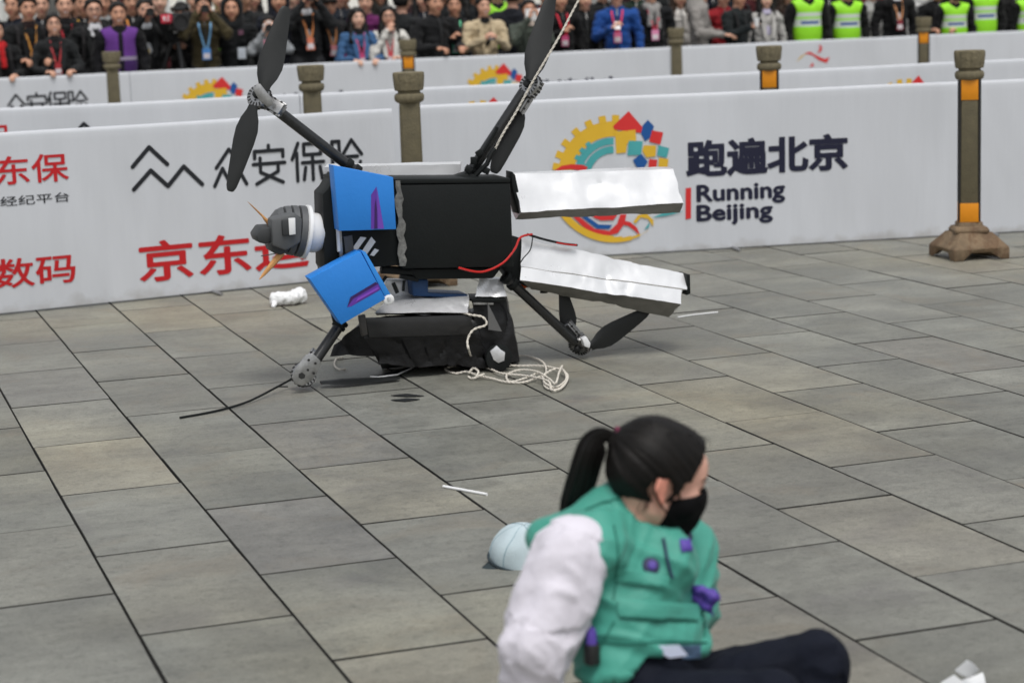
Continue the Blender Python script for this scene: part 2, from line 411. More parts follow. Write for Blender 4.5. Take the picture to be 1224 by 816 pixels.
class Panel:
    def __init__(s, p0, p1, Hh=1.095):
        s.p0 = Vector((*p0, 0)); s.d = Vector((*p1, 0))-s.p0; s.L = s.d.length; s.d.normalize(); s.n = Vector((s.d.y, -s.d.x, 0)); s.H = Hh; s.k = p0[0]*3.1
    def uv(s, px, py):
        q = hitplane(px, py, s.p0, s.n)-s.p0; return q.dot(s.d), q.z
    def disp(s, a, z):
        f = .25+.75*math.sin(min(max(z/s.H, 0), 1)*math.pi)
        return f*(.008*math.sin(a*2.1+s.k)+.005*math.sin(a*5.3+z*2.2+s.k*2)+.008*noise.noise(Vector((a*3, z*1.2, s.k)))-.008*abs(noise.noise(Vector((a*5+z*1.5, z*.8, s.k+9)))))
    def pt(s, a, z, o=0): return s.p0+s.d*a+s.n*(s.disp(a, z)+o)+Vector((0, 0, z))
    def build(s, label, group):
        t = thing('barrier_banner', label, 'banner', s.p0+s.d*(s.L/2), group)
        nx, nz = max(8, int(s.L/.028)), 24; mb = MB(); th = .03; vs = []; fs = []
        zs = [.012+(s.H-.026-.012)*j/nz for j in range(nz+1)]
        def sag(a): return -.004*abs(math.sin(a*1.55+s.k))
        prof = [(z, 0) for z in zs]+[(s.H-.006, -.003), (s.H, -.010), (s.H, -.020), (s.H-.006, -.027)]+[(z, -th) for z in zs[::-1]]
        m = len(prof)
        for i in range(nx+1):
            a = s.L*i/nx
            for z, o in prof:
                p = s.pt(a, z, o if o == 0 else o-0*s.disp(a, z)); p.z += sag(a)*(z/s.H); vs.append(p)
        for i in range(nx):
            for j in range(m-1): fs.append((i*m+j, (i+1)*m+j, (i+1)*m+j+1, i*m+j+1))
        fs.append(tuple(range(m))); fs.append(tuple(nx*m+j for j in range(m-1, -1, -1)))
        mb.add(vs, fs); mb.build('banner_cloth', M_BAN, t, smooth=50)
        # feet of the crowd barrier under the cloth
        for a in np.arange(.4, s.L, 1.9):
            q = s.p0+s.d*a
            fb = MB(); fb.tube([q+s.n*.16+Vector((0,0,.012)), q-s.n*.26+Vector((0,0,.012))], .011, 8); fb.build('barrier_foot', M_STEEL, t)
            fb = MB(); fb.tube([q-s.n*.045+Vector((0,0,.012)), q-s.n*.045+Vector((0,0,1.0))], .011, 8); fb.build('barrier_upright', M_STEEL, t)
        s.t = t; return t
    def flat(s, name, polys, ink, off=.004, group=None):
        # polys: lists of (a, z) outlines printed flat on the cloth
        mb = MB()
        for p in polys: mb.add([Vector((a, z, off)) for a, z in p], [tuple(range(len(p)))])
        return s.wrap(mb)
    def text(s, body, a, z, h, width=None, bold=.0, shear=0, space=1.0):
        cu = bpy.data.curves.new('lettering', 'FONT'); cu.body = body; cu.size = 1; cu.offset = bold; cu.space_character = space; cu.resolution_u = 3
        o = bpy.data.objects.new('tmp', cu); COL.objects.link(o)
        me = bpy.data.meshes.new_from_object(o.evaluated_get(bpy.context.evaluated_depsgraph_get())); bpy.data.objects.remove(o)
        xs = [v.co.x for v in me.vertices]; ys = [v.co.y for v in me.vertices]
        k = h/(max(ys)-min(ys)); kx = (width/(max(xs)-min(xs))) if width else k
        mb = MB(); mb.add([Vector((a+(v.co.x-min(xs))*kx+(v.co.y-min(ys))*k*shear, z+(v.co.y-min(ys))*k, .0030)) for v in me.vertices], [tuple(p.vertices) for p in me.polygons])
        bpy.data.meshes.remove(me); return s.wrap(mb)
    def bold(s, body, a, z, h, w_, bold, d):
        out = MB()
        for k, (dx, dz) in enumerate(((0,0),(d,0),(-d,0),(0,d*.8),(0,-d*.8))):
            m_ = s.text(body, a+dx, z+dz, h, w_, bold); off = s.n*(.00025*k); out.add([v+off for v in m_.v], m_.f)
        return out
    def wrap(s, mb):
        # (a, z, offset) -> cut on a grid and laid on the waving cloth
        bm = bmesh.new(); vv = [bm.verts.new(v) for v in mb.v]
        for f, mi in zip(mb.f, mb.m):
            try: fc = bm.faces.new([vv[i] for i in f]); fc.material_index = mi
            except ValueError: pass
        bmesh.ops.triangulate(bm, faces=bm.faces)
        for ax, st in ((0, .045), (1, .05)):
            lo = min(v.co[ax] for v in bm.verts); hi = max(v.co[ax] for v in bm.verts); q = math.floor(lo/st)*st+st
            while q < hi:
                nrm = Vector((0, 0, 0)); nrm[ax] = 1; co = Vector((0, 0, 0)); co[ax] = q
                bmesh.ops.bisect_plane(bm, geom=bm.verts[:]+bm.edges[:]+bm.faces[:], plane_co=co, plane_no=nrm, dist=1e-6); q += st
        bm.verts.index_update(); out = MB(); out.add([s.pt(v.co.x, v.co.y, v.co.z) for v in bm.verts], [[v.index for v in f.verts] for f in bm.faces])
        out.m = [f.material_index for f in bm.faces]; bm.free()
        nr = s.n; out.f = [f if (out.v[f[1]]-out.v[f[0]]).cross(out.v[f[2]]-out.v[f[0]]).dot(nr) > 0 else f[::-1] for f in out.f]
        return out
def stroke_polys(pl, wd, cap=6):
    # a round-ended pen stroke along a polyline -> list of outlines
    out = []
    for (x0, y0), (x1, y1) in zip(pl[:-1], pl[1:]):
        an = math.atan2(y1-y0, x1-x0); r = wd/2; q = []
        for j in range(cap+1): t = an-math.pi/2+math.pi*j/cap; q.append((x1+r*math.cos(t), y1+r*math.sin(t)))
        for j in range(cap+1): t = an+math.pi/2+math.pi*j/cap; q.append((x0+r*math.cos(t), y0+r*math.sin(t)))
        out.append(q)
    return out
M_STEEL = mat('steel', (.45, .45, .46), .4, 1)
R1A = Panel((-5.6, 10.735), (-.735, 13.313)); R1B = Panel((-.70, 13.593), (6.4, 14.846))
l2 = lambda x: 16.46+.325*x
R2 = [Panel((a, l2(a)), (b, l2(b))) for a, b in ((-6.4, -1.603), (-1.597, 2.237), (2.243, 7.2))]
l3 = lambda x: 24.62+.405*x
R3 = [Panel((a, l3(a)), (b, l3(b))) for a, b in ((-8.5, -4.203), (-4.197, -1.103), (-1.097, 2.097), (2.103, 5.747), (5.753, 10))]
GB = 'white printed banners over the crowd barriers'
R1A.build('front row white banner printed with black mountain mark and red characters', GB)
R1B.build('front row white banner with big gear wheel emblem and navy Running Beijing lettering', GB)
for p, s_ in zip(R2, ('middle row white banner at far left, a black peak just showing on it', 'middle row white banner between its two posts, tip of red roof showing', 'middle row white banner on the right behind the orange banded post')): p.build(s_, GB)
for p, s_ in zip(R3, ('back row white banner at far left with thin black characters', 'back row white banner with colourful half gear emblem below the tripod camera', 'back row white banner with half gear emblem below the person in beige coat', 'back row white banner with small red running figure below the guards', 'rightmost back row white banner below the last guards in lime vests')): p.build(s_, GB)

ZH = {'众': [[(.08,.50),(.5,.97),(.92,.50)], [(0,.03),(.27,.48),(.46,.12)], [(.54,.03),(.74,.48),(1,.03)]],
 '安': [[(.5,1),(.5,.9)], [(.05,.68),(.05,.86),(.95,.86),(.95,.68)], [(0,.52),(1,.52)], [(.22,.68),(.22,.30),(.92,.0)], [(.78,.52),(.78,.30),(.08,0)]],
 '保': [[(.2,1),(0,.58)], [(.15,.74),(.15,0)], [(.38,.97),(.92,.97),(.92,.68),(.38,.68),(.38,.97)], [(.32,.47),(1,.47)], [(.65,.68),(.65,0)], [(.42,.34),(.36,.02)], [(.88,.34),(.94,.02)]],
 '险': [[(.05,0),(.05,.98),(.28,.98),(.28,.58),(.05,.56)], [(.38,.6),(.68,1),(1,.6)], [(.5,.55),(.86,.55)], [(.46,.38),(.5,.1)], [(.67,.4),(.67,.1)], [(.95,.4),(.86,.04)], [(.4,0),(1,0)]]}
def zhongan(P, a, z, h, gap, wd):
    polys = []
    for i, ch in enumerate('众安保险'):
        for pl in ZH[ch]: polys += stroke_polys([(a+i*(h*.9+gap)+x*h*.9, z+y*h) for x, y in pl], wd)
    b = MB()
    for j, q in enumerate(polys): b.add([Vector((x, y, .0030+.0002*(j % 9))) for x, y in q], [tuple(range(len(q)))])
    P.wrap(b).build('lettering', INK['black'], P.t)
def uvs(P, pts, sc, ox, oy): return [P.uv(ox+x/sc, oy+y/sc) for x, y in pts]
# --- the mountain mark and the insurer's name
def mountain(P, da=0):
    q = []
    for pl in ([(485,152),(545,80),(612,142)], [(490,235),(552,165),(615,222),(672,150),(740,215)]):
        q += stroke_polys([(a+da, z) for a, z in uvs(R1A, pl, 3.06, 0, 150)], .027)
    b = MB()
    for j, o in enumerate(q): b.add([Vector((x, y, .0030+.0002*j)) for x, y in o], [tuple(range(len(o)))])
    P.wrap(b).build('mountain_mark', INK['black'], P.t)
mountain(R1A)
a0, z0 = R1A.uv(257, 226); a1, z1 = R1A.uv(433, 206)
zhongan(R1A, a0, z0+.01, .24, (a1-a0-4*.216)/3, .024)
def put(P, body, x0, y0, x1, y1, ink, bold, name='lettering', hh=None, da=0):
    a, z = P.uv(x0, y0); b, zt = P.uv(x1, y1)
    (P.bold(body, a+da, z, hh or (zt-z), b-a, .006, (bold-.006)*.28) if bold > .01 else P.text(body, a+da, z, hh or (zt-z), b-a, bold)).build(name, INK[ink], P.t)
put(R1A, '东保', -5, 222, 80, 182, 'red', .012)
put(R1A, '经纪平台', 0, 247, 82, 229, 'black', .004)
put(R1A, '数码', -8, 346, 88, 302, 'red', .014)
put(R1A, '京东运', 168, 338, 367, 272, 'red', .024)
# --- gear emblem and event name
EM = []   # (ink, outline in metres on R1B)
C0 = (285, 310)
def arc(r0, r1, t0, t1, n=24, teeth=0, rt_=0):
    o = []; 
    for i in range(n+1):
        t = R(t0+(t1-t0)*i/n); o.append((C0[0]+r1*math.cos(t), C0[1]-r1*math.sin(t)))
    i_ = [(C0[0]+r0*math.cos(R(t0+(t1-t0)*i/n)), C0[1]-r0*math.sin(R(t0+(t1-t0)*i/n))) for i in range(n+1)]
    return o+i_[::-1]
def tooth(t, r0, r1, w_):
    return [(C0[0]+r*math.cos(R(t)+s_*w_/r), C0[1]-r*math.sin(R(t)+s_*w_/r)) for r, s_ in ((r0, -1), (r1, -1), (r1, 1), (r0, 1))]
E_ = lambda ink, p: EM.append((ink, uvs(R1B, p, 3.06, 640, 110)))
for i in range(10): E_('yellow', arc(147, 203, 85+i*9.4, 85+(i+1)*9.4, 4))
for t in (88, 101, 115, 130, 145, 158, 170): E_('yellow', tooth(t, 198, 226, 13))
for i in range(7): E_('teal', arc(118, 143, 90+i*11, 90+(i+1)*11, 4)); E_('teal', arc(86, 112, 90+i*11, 90+(i+1)*11, 4))
for t in (128, 140, 152): E_('teal', tooth(t, 138, 158, 9))
E_('teal', tooth(160, 86, 143, 10))
for ink, p in (('scarlet', [(340,70),(392,130),(385,150),(288,137),(283,125)]), ('yellow', [(290,145),(365,138),(368,180),(335,188),(330,222),(295,225)]),
  ('blue', [(385,150),(392,122),(410,102),(432,125),(420,165),(400,180)]), ('scarlet', [(425,140),(466,148),(455,192),(415,182)]), ('teal', [(340,178),(392,180),(385,230),(335,232)]),
  ('yellow', [(395,195),(440,195),(438,235),(405,240),(390,215)]), ('teal', [(448,195),(488,205),(478,240),(443,232)]), ('blue', [(355,250),(385,225),(410,255),(395,278),(370,275)]),
  ('scarlet', [(415,245),(445,248),(440,280),(412,275)]), ('yellow', [(450,240),(485,245),(480,280),(448,275)]), ('scarlet', [(68,287),(95,270),(130,264),(175,267),(192,276),(180,290),(130,282)]),
  ('scarlet', [(130,450),(152,450),(215,500),(270,508),(298,482),(310,447),(332,447),(325,482),(300,516),(260,526),(195,512)]),
  ('blue', [(160,450),(182,450),(230,484),(280,486),(270,500),(225,500)]), ('scarlet', [(200,447),(215,460),(240,470),(285,468),(300,447)]),
  ('scarlet', [(312,468),(345,475),(370,495),(383,525),(363,507),(340,490),(315,484)]), ('yellow', [(357,475),(375,450),(405,443),(430,468),(430,492),(411,464),(385,458),(366,480)]),
  ('teal', [(397,503),(418,474),(414,495)]), ('teal', [(425,460),(470,440),(540,436),(480,452)])): E_(ink, p)
for i in range(14): E_('yellow', arc(215+max(0, i-9)*4.5, 240-max(0, i-11)*3, 188+i*8.2, 188+(i+1)*8.2, 3))
for i in range(6): E_('scarlet', arc(186, 210, 180+i*7, 187+i*7, 3)); E_('blue', arc(150, 174, 180+i*7, 187+i*7, 3))
EMtop = R1B.uv(751, 134)[0]
def emblem(P, px, py):
    da = P.uv(px, py)[0]-EMtop; b = MB(); last = {}
    for j, (ink, p) in enumerate(EM):
        b.add([Vector((a+da, z, .0028+.00008*j)) for a, z in p], [tuple(range(len(p)))], INKI[ink])
    P.wrap(b).build('gear_emblem', INKS, P.t); return da
def event_name(P, da):
    a, z = R1B.uv(820, 213); b, zt = R1B.uv(1013, 158); zt2 = R1B.uv(820, 171)[1]
    P.bold('跑遍北京', a+da, z, zt2-z+.015, b-a, .026, .0035).build('lettering', INK['navy'], P.t)
    a, z = R1B.uv(833, 242); b, _ = R1B.uv(938, 222); zt = R1B.uv(833, 222)[1]
    P.bold('Running', a+da, z-.03, zt-z+.032, b-a, .004, .0062).build('lettering', INK['navy'], P.t)
    a, z = R1B.uv(833, 265); b, _ = R1B.uv(923, 246); zt = R1B.uv(833, 246)[1]
    P.bold('Beijing', a+da, z-.03, zt-z+.032, b-a, .004, .0062).build('lettering', INK['navy'], P.t)
    q = [R1B.uv(x, y) for x, y in ((819, 262), (825.5, 261), (825.5, 224), (819, 225))]
    P.flat('red_bar', [[(x+da, y) for x, y in q]], 0).build('red_bar', INK['scarlet'], P.t)
event_name(R1B, emblem(R1B, 751, 134))
event_name(R2[1], emblem(R2[1], 590, 118)); event_name(R2[2], emblem(R2[2], 1098, 93))
event_name(R3[1], emblem(R3[1], 265, 93)); event_name(R3[2], emblem(R3[2], 602, 77))
mountain(R2[0], R2[0].uv(100, 147)[0]-R1A.uv(178, 176)[0])
d2 = R2[0].uv(182, 145)[0]; zhongan(R2[0], d2, z0+.01, .24, .1, .024)
a_, _ = R2[0].uv(0, 152); R2[0].text('东保', a_-.35, R1A.uv(0, 222)[1], .2, .42, .012).build('lettering', INK['red'], R2[0].t)
a_, z_ = R3[0].uv(8, 127); zhongan(R3[0], a_, z0+.01, .24, (R3[0].uv(103, 105)[0]-a_-4*.216)/3, .024)
# running figure ribbon mark on the back row
rp = [R3[3].uv(920+x/4.026, y/4.026) for x, y in [(165,258),(195,250),(225,268),(265,285),(290,275),(275,305),(240,292),(205,266)]]
rp2 = [R3[3].uv(920+x/4.026, y/4.026) for x, y in [(238,215),(252,225),(250,248),(228,258),(240,238)]]
rp3 = [R3[3].uv(920+x/4.026, y/4.026) for x, y in [(192,325),(205,302),(215,318)]]
rp4 = [R3[3].uv(920+x/4.026, y/4.026) for x, y in [(130,300),(150,272),(180,256),(160,272)]]
b_ = R3[3].flat('running_figure', [rp, rp2, rp3], 0); b_.build('running_figure', INK['scarlet'], R3[3].t)
R3[3].flat('ribbon', [rp4], 0).build('ribbon_mark', INK['yellow'], R3[3].t)

# ================================================================ BOLLARDS
M_POST = mat('weathered_bronze_stone', srgb(92, 85, 64), .7, var=.18, vscale=14, bump=.003, bscale=80)
M_CAP = mat('carved_stone_cap', srgb(112, 104, 82), .85, var=.3, vscale=22, bump=.006, bscale=60)
M_RUST = mat('rust_stained_base', srgb(118, 100, 78), .85, var=.38, vscale=9, bump=.006, bscale=50)
M_ORANGE = mat('orange_reflective_band', srgb(222, 140, 8), .5, var=.06, vscale=20)
M_EDGE = mat('dark_channel', (.02, .02, .02), .6)
def _rust():
    n = M_RUST.node_tree.nodes; l = M_RUST.node_tree.links; bs_ = n['Principled BSDF']; src = bs_.inputs['Base Color'].links[0].from_socket
    tc = n.new('ShaderNodeTexCoord'); mp = n.new('ShaderNodeMapping'); mp.inputs['Scale'].default_value = (9, 9, 4); l.new(tc.outputs['Object'], mp.inputs[0])
    t_ = n.new('ShaderNodeTexNoise'); t_.inputs['Scale'].default_value = 1; t_.inputs['Detail'].default_value = 8; t_.inputs['Roughness'].default_value = .7; t_.inputs['Distortion'].default_value = 1; l.new(mp.outputs[0], t_.inputs['Vector'])
    r_ = n.new('ShaderNodeMapRange'); r_.inputs[1].default_value = .48; r_.inputs[2].default_value = .66; r_.inputs[4].default_value = .8; l.new(t_.outputs[0], r_.inputs[0])
    mx = n.new('ShaderNodeMix'); mx.data_type = 'RGBA'; l.new(r_.outputs[0], mx.inputs[0]); l.new(src, mx.inputs[6]); mx.inputs[7].default_value = (.10, .048, .022, 1); l.new(mx.outputs[2], bs_.inputs['Base Color'])
_rust()
def octa(w_, ch, z):
    a = w_/2; b = a-ch
    return [Vector(p) for p in ((-b,-a,z),(b,-a,z),(a,-b,z),(a,b,z),(b,a,z),(-b,a,z),(-a,b,z),(-a,-b,z))]
def loft(mb, rings, m=0):
    n = len(rings[0]); vs = [p for r in rings for p in r]; fs = []
    for i in range(len(rings)-1):
        for k in range(n): fs.append((i*n+k, i*n+(k+1) % n, (i+1)*n+(k+1) % n, (i+1)*n+k))
    fs.append(tuple(range(n-1, -1, -1))); fs.append(tuple((len(rings)-1)*n+k for k in range(n)))
    return mb.add(vs, fs, m)
def bollard(banded, label):
    t = thing('bollard', label, 'post', (0, 0, 0), 'stone capped posts along the barrier rows')
    b = MB(); pts = []
    # footed pyramid base with an arch cut in each side
    A = .195; RB = Matrix.Rotation(R(24), 3, 'Z')
    ring0 = []; ring1 = []; n = 24
    for s_ in range(4):
        for k in range(6):
            f = -1+2*k/6; c = Matrix.Rotation(s_*math.pi/2, 3, 'Z')@Vector((f*A, -A, 0)); ring0.append(c)
    def rz_(f): return .05 if .32 < abs(f) < .36 or abs(f) < .32 else 0
    low = []
    for s_ in range(4):
        for k in range(6):
            f = -1+2*k/6; z = .0 if abs(f) > .5 else .045
            low.append(Matrix.Rotation(s_*math.pi/2, 3, 'Z')@Vector((f*A, -A*(1 if abs(f) > .5 else .9), z)))
    up1 = [Vector((p.x, p.y, .075)) for p in ring0]; up2 = [Vector((p.x*.93, p.y*.93, .09)) for p in ring0]; up3 = [Vector((p.x*.58, p.y*.58, .17)) for p in ring0]
    loft(b, [low, up1, up2, up3]); b.v = [RB@v for v in b.v]; b.build('base', M_RUST, t, smooth=30, bevel=.006)
    b = MB(); loft(b, [octa(.225, .02, .168), octa(.228, .02, .185), octa(.20, .02, .205), octa(.16, .02, .207), octa(.155, .02, .235)]); b.v = [Matrix.Rotation(R(12), 3, 'Z')@v for v in b.v]; b.build('plinth', M_RUST, t, bevel=.004)
    b = MB(); loft(b, [octa(.142, .018, .23), octa(.130, .016, 1.165)]); b.build('shaft', M_POST, t, bevel=.002)
    if banded:
        for z0_, z1_ in ((.237, .36), (1.03, 1.16)):
            b = MB(); wz = lambda z: .142-.012*(z-.23)/.935
            loft(b, [octa(wz(z0_)+.006, .017, z0_), octa(wz(z1_)+.006, .017, z1_)]); b.build('reflective_band', M_ORANGE, t, bevel=.001)
        b = MB()
        for sx in (-1, 1):
            for sy in (-1, 1): b.box((sx*.0615, sy*.0615, .70), (.016, .016, .92), Matrix.Rotation(R(45), 3, 'Z'))
        b.build('corner_channel', M_EDGE, t)
    b = MB(); b.lathe([(.070, 1.155), (.088, 1.165), (.094, 1.18), (.094, 1.20), (.086, 1.213), (.072, 1.216), (.070, 1.236)], (0,0,0), (0,0,1), 24); b.build('collar', M_CAP, t, smooth=40)
    b = MB(); rings = []
    for z, r in ((1.232, .082), (1.236, .090), (1.27, .095), (1.325, .100), (1.342, .098), (1.347, .092)):
        rings.append([Vector(((r-(.007 if k % 4 == 0 else 0))*math.cos(2*math.pi*k/32)*1.02, (r-(.007 if k % 4 == 0 else 0))*math.sin(2*math.pi*k/32)*1.02, z)) for k in range(32)])
    loft(b, rings); b.build('fluted_cap', M_CAP, t, smooth=28)
    return t
pb = bollard(True, 'post with two orange bands and rusty base standing on the paving')
pp = bollard(False, 'plain brown post without bands rising behind the crashed drone')
def place_post(src, x, y, rz, label=None):
    o = src
    if label: o = copy_tree(src); o['label'] = label
    o.location = (x, y, 0); o.rotation_euler.z = rz
bx_ = atz(1160, 308); place_post(pb, bx_.x, bx_.y+.05, R(-11))
q = at(488, 88, 12.75); place_post(pp, q.x, q.y, R(3))
for px, py, Y, s_, l_ in ((371, 78, 14.85, pp, 'plain brown post of the middle row above the left drone arm'), (919, 55, 15.7, pb, 'orange banded post of the middle row right of the navy characters'),
        (133, 66, 22.0, pp, 'plain post of the back row in front of the purple vest'), (487, 52, 22.9, pb, 'small orange banded post of the back row just above the plain brown post'),
        (808, 37.5, 24.2, pp, 'plain post of the back row beside the grey hooded jacket'), (1104, 24, 25.6, pb, 'orange banded post of the back row between the guards in lime vests')):
    q = at(px, py, Y); place_post(s_, q.x, q.y, math.atan2(-q.x, q.y)+R(Y % 3), l_)
# the copied parts keep their own local offsets

# ================================================================ FAR BACKDROP: steps, walls
M_MARBLE = mat('pale_marble', (.62, .61, .57), .6, var=.12, vscale=3, bump=.004, bscale=20)
M_WALLW = mat('pale_painted_wall', (.68, .69, .67), .7, var=.05, vscale=2)
M_REDW = mat('red_plaster_wall', srgb(120, 30, 32), .8, var=.15, vscale=1.5)
yb = lambda x: 31.5+.405*x
dirb = Vector((1, .405, 0)).normalized(); nb = Vector((dirb.y, -dirb.x, 0)); ab = math.atan2(.405, 1)
t = thing('stone_staircase', 'pale stone steps rising behind the crowd', 'staircase', (-2, yb(-2), 0))
for k in range(14):
    b = MB(); c = Vector((-1.3, yb(-1.3), 0))-nb*(k*.36); zc = .16*(k+1)
    b.box((c.x, c.y, zc/2), (9.0, .38, zc), Matrix.Rotation(ab, 3, 'Z')); b.build('step', M_MARBLE, t, bevel=.015)
t = thing('gate_wall', 'pale painted wall with shallow ribs behind the man in an orange lanyard at far left', 'wall', (-9, yb(-9)-1, 0))
b = MB(); c = Vector((-9.1, yb(-9.1)-.6, 0)); b.box((c.x, c.y, 2.5), (6.0, .4, 5), Matrix.Rotation(ab, 3, 'Z')); b.build('wall', M_WALLW, t, bevel=.01)
for k in range(9):
    b = MB(); q = c+dirb*(-2.6+.62*k)+nb*.215; b.box((q.x, q.y, 2.5), (.09, .05, 4.8), Matrix.Rotation(ab, 3, 'Z')); b.build('rib', M_WALLW, t)
t = thing('red_gate_pillar', 'dark red pillar between the pale wall and the stone steps', 'pillar', (-5.3, yb(-5.3), 0))
b = MB(); q = Vector((-5.45, yb(-5.45), 0)); b.lathe([(.30, 0), (.34, .05), (.34, .3), (.2, .4), (.2, 6)], q, (0, 0, 1), 24); b.build('column', M_REDW, t)
t = thing('white_railing', 'white railing behind the tripod camera', 'railing', (-5.0, yb(-5)-.4, 0))
for k in range(7):
    b = MB(); q = Vector((-5.15, yb(-5.15)-.6, 0))+dirb*(k*.16); b.box((q.x, q.y, 1.0), (.05, .05, 2.0), Matrix.Rotation(ab, 3, 'Z')); b.build('baluster', M_WALLW, t)
b = MB(); q = Vector((-5.15, yb(-5.15)-.6, 0))+dirb*.5; b.box((q.x, q.y, 1.55), (1.2, .09, .09), Matrix.Rotation(ab, 3, 'Z')); b.box((q.x, q.y, 2.05), (1.2, .1, .1), Matrix.Rotation(ab, 3, 'Z')); b.build('rail', M_WALLW, t)
t = thing('red_gate_wall', 'dark red wall behind the crowd on the right', 'wall', (8, yb(8)+2, 0))
b = MB(); q = Vector((9.6, yb(9.6)+3, 0)); b.box((q.x, q.y, 4), (15, .6, 8), Matrix.Rotation(ab, 3, 'Z')); b.build('wall', M_REDW, t)
for k in range(5):
    b = MB(); qq = q+dirb*(-6.5+3.2*k)+nb*.4; b.lathe([(.36, 0), (.38, .06), (.38, .4), (.24, .5), (.24, 7)], qq, (0, 0, 1), 20); b.build('column', M_REDW, t)
b = MB(); qq = q+nb*.6; b.box((qq.x, qq.y, .35), (15, .8, .7), Matrix.Rotation(ab, 3, 'Z')); b.build('stone_footing', M_MARBLE, t)
# ================================================================ THE CRASHED DRONE FIGURE
DO = atz(500, 447); EX = Vector((math.cos(R(17.5)), math.sin(R(17.5)), 0)); EY = Vector((-EX.y, EX.x, 0)); EZ = Vector((0, 0, 1))
def D(px, py, v=0): return hitplane(px, py, DO+EY*v, EY)
M_BLK = mat('matt_black_panel', (.010, .0118, .012), .55, spec=.2, var=.12, vscale=5, bump=.0008, bscale=90)
M_CARB = mat('carbon_tube', (.016, .017, .018), .3, var=.25, vscale=40, spec=.6)
M_BLADE = mat('propeller_plastic', (.017, .0185, .019), .5, spec=.35, var=.15, vscale=8)
M_ALU = mat('machined_alloy', (.40, .40, .40), .36, .9, var=.3, vscale=22)
M_WHT = mat('white_foil_board', (.80, .81, .83), .30, metal=.35, var=.06, vscale=4, bump=.0015, bscale=9, spec=.7)
M_WHTSHADE = mat('board_underside_shade', (.20, .195, .18), .8, var=.25, vscale=8)  # shade on the white boxes' undersides and step fold, painted as darker grey
M_BLUE = mat('blue_foam_board', srgb(38, 130, 218), .5, var=.04, vscale=4, bump=.0008, bscale=60)
M_PURP = mat('purple_slash', srgb(96, 52, 160), .5)
M_PURPD = mat('dark_purple_slash', srgb(52, 22, 92), .5)
M_HELM = mat('dark_grey_helmet', srgb(86, 88, 90), .55, var=.12, vscale=10)
M_HELMD = mat('black_grey_helmet', srgb(52, 54, 56), .55, var=.12, vscale=10)
M_WPL = mat('white_plastic', (.82, .83, .84), .35)
M_FAB = mat('black_ripstop_cover', (.008, .008, .009), .45, var=.3, vscale=5, bump=.014, bscale=10, spec=.35)
M_TAN = mat('orange_foam', srgb(205, 150, 92), .7, var=.15, vscale=30)
M_RED = mat('red_cable', srgb(190, 28, 24), .4)
M_SILV = mat('silver_film', (.72, .73, .75), .3, .5, var=.15, vscale=7, bump=.01, bscale=8)

dr = thing('crashed_drone', 'crashed drone figure with black box body, blue panels and four propeller arms', 'drone', DO)
def slab(pxs, v, depth, name, mats, bevel=.004, mside=None, parent=dr):
    b = MB(); b.prism([D(x, y, v) for x, y in pxs], EY*depth, 0, mside); return b.build(name, mats, parent, bevel=bevel, origin=DO)
# main box with lid edge
slab([(473,221),(610,219),(614,319),(481,321)], -.14, .26, 'body_box', M_BLK, .006)
slab([(472,214),(610,213),(610,218.5),(473,220)], -.143, .26, 'box_lid', M_BLK, .004)
slab([(488,321.5),(600,320),(590,333),(498,334)], -.10, .2, 'belly_tray', M_BLK, .01)
# ragged torn sealing between box and chest
def ragged(name, line, wd, v, m, seed, parent=dr, th=.006):
    rr = random.Random(seed); L_ = []; R_ = []
    for i in range(15):
        t_ = i/14; x = line[0][0]+(line[1][0]-line[0][0])*t_; y = line[0][1]+(line[1][1]-line[0][1])*t_
        L_.append((x-wd*rr.uniform(.2, .7), y)); R_.append((x+wd*rr.uniform(.2, .7), y))
    return slab(L_+R_[::-1], v, th, name, m, 0, parent=parent)
ragged('torn_tape', ((476, 216), (482, 318)), 9, -.15, mat('frayed_grey_tape', (.16, .16, .15), .6, var=.5, vscale=50), 4)
# chest
slab([(400,212),(474,217),(480,317),(408,322)], -.13, .25, 'chest_box', M_BLK, .006)
slab([(386,232),(392,226),(403,208),(410,330),(398,338),(388,320)], -.10, .2, 'collar_plate', M_BLK, .004)
slab([(401,243),(404,243),(407,300),(404,301)], -.135, .02, 'white_edge_strip', M_WPL, 0)
slab([(411,283),(421,281),(424,307),(414,309)], -.1335, .02, 'grey_patch', M_HELM, 0)
e = slab([(400,208),(404,209),(411,322),(407,324)], -.131, .012, 'alloy_edge', M_ALU, 0)
# white arrow-like mark on the chest
b = MB()
for p in ([(421,297),(431,283),(438,284),(427,299)], [(430,304),(444,283),(449,289),(437,306)], [(442,305),(448,297),(453,299),(447,306)]):
    b.prism([D(x, y, -.1325) for x, y in p], EY*.003)
b.build('white_mark', M_WPL, dr, origin=DO)
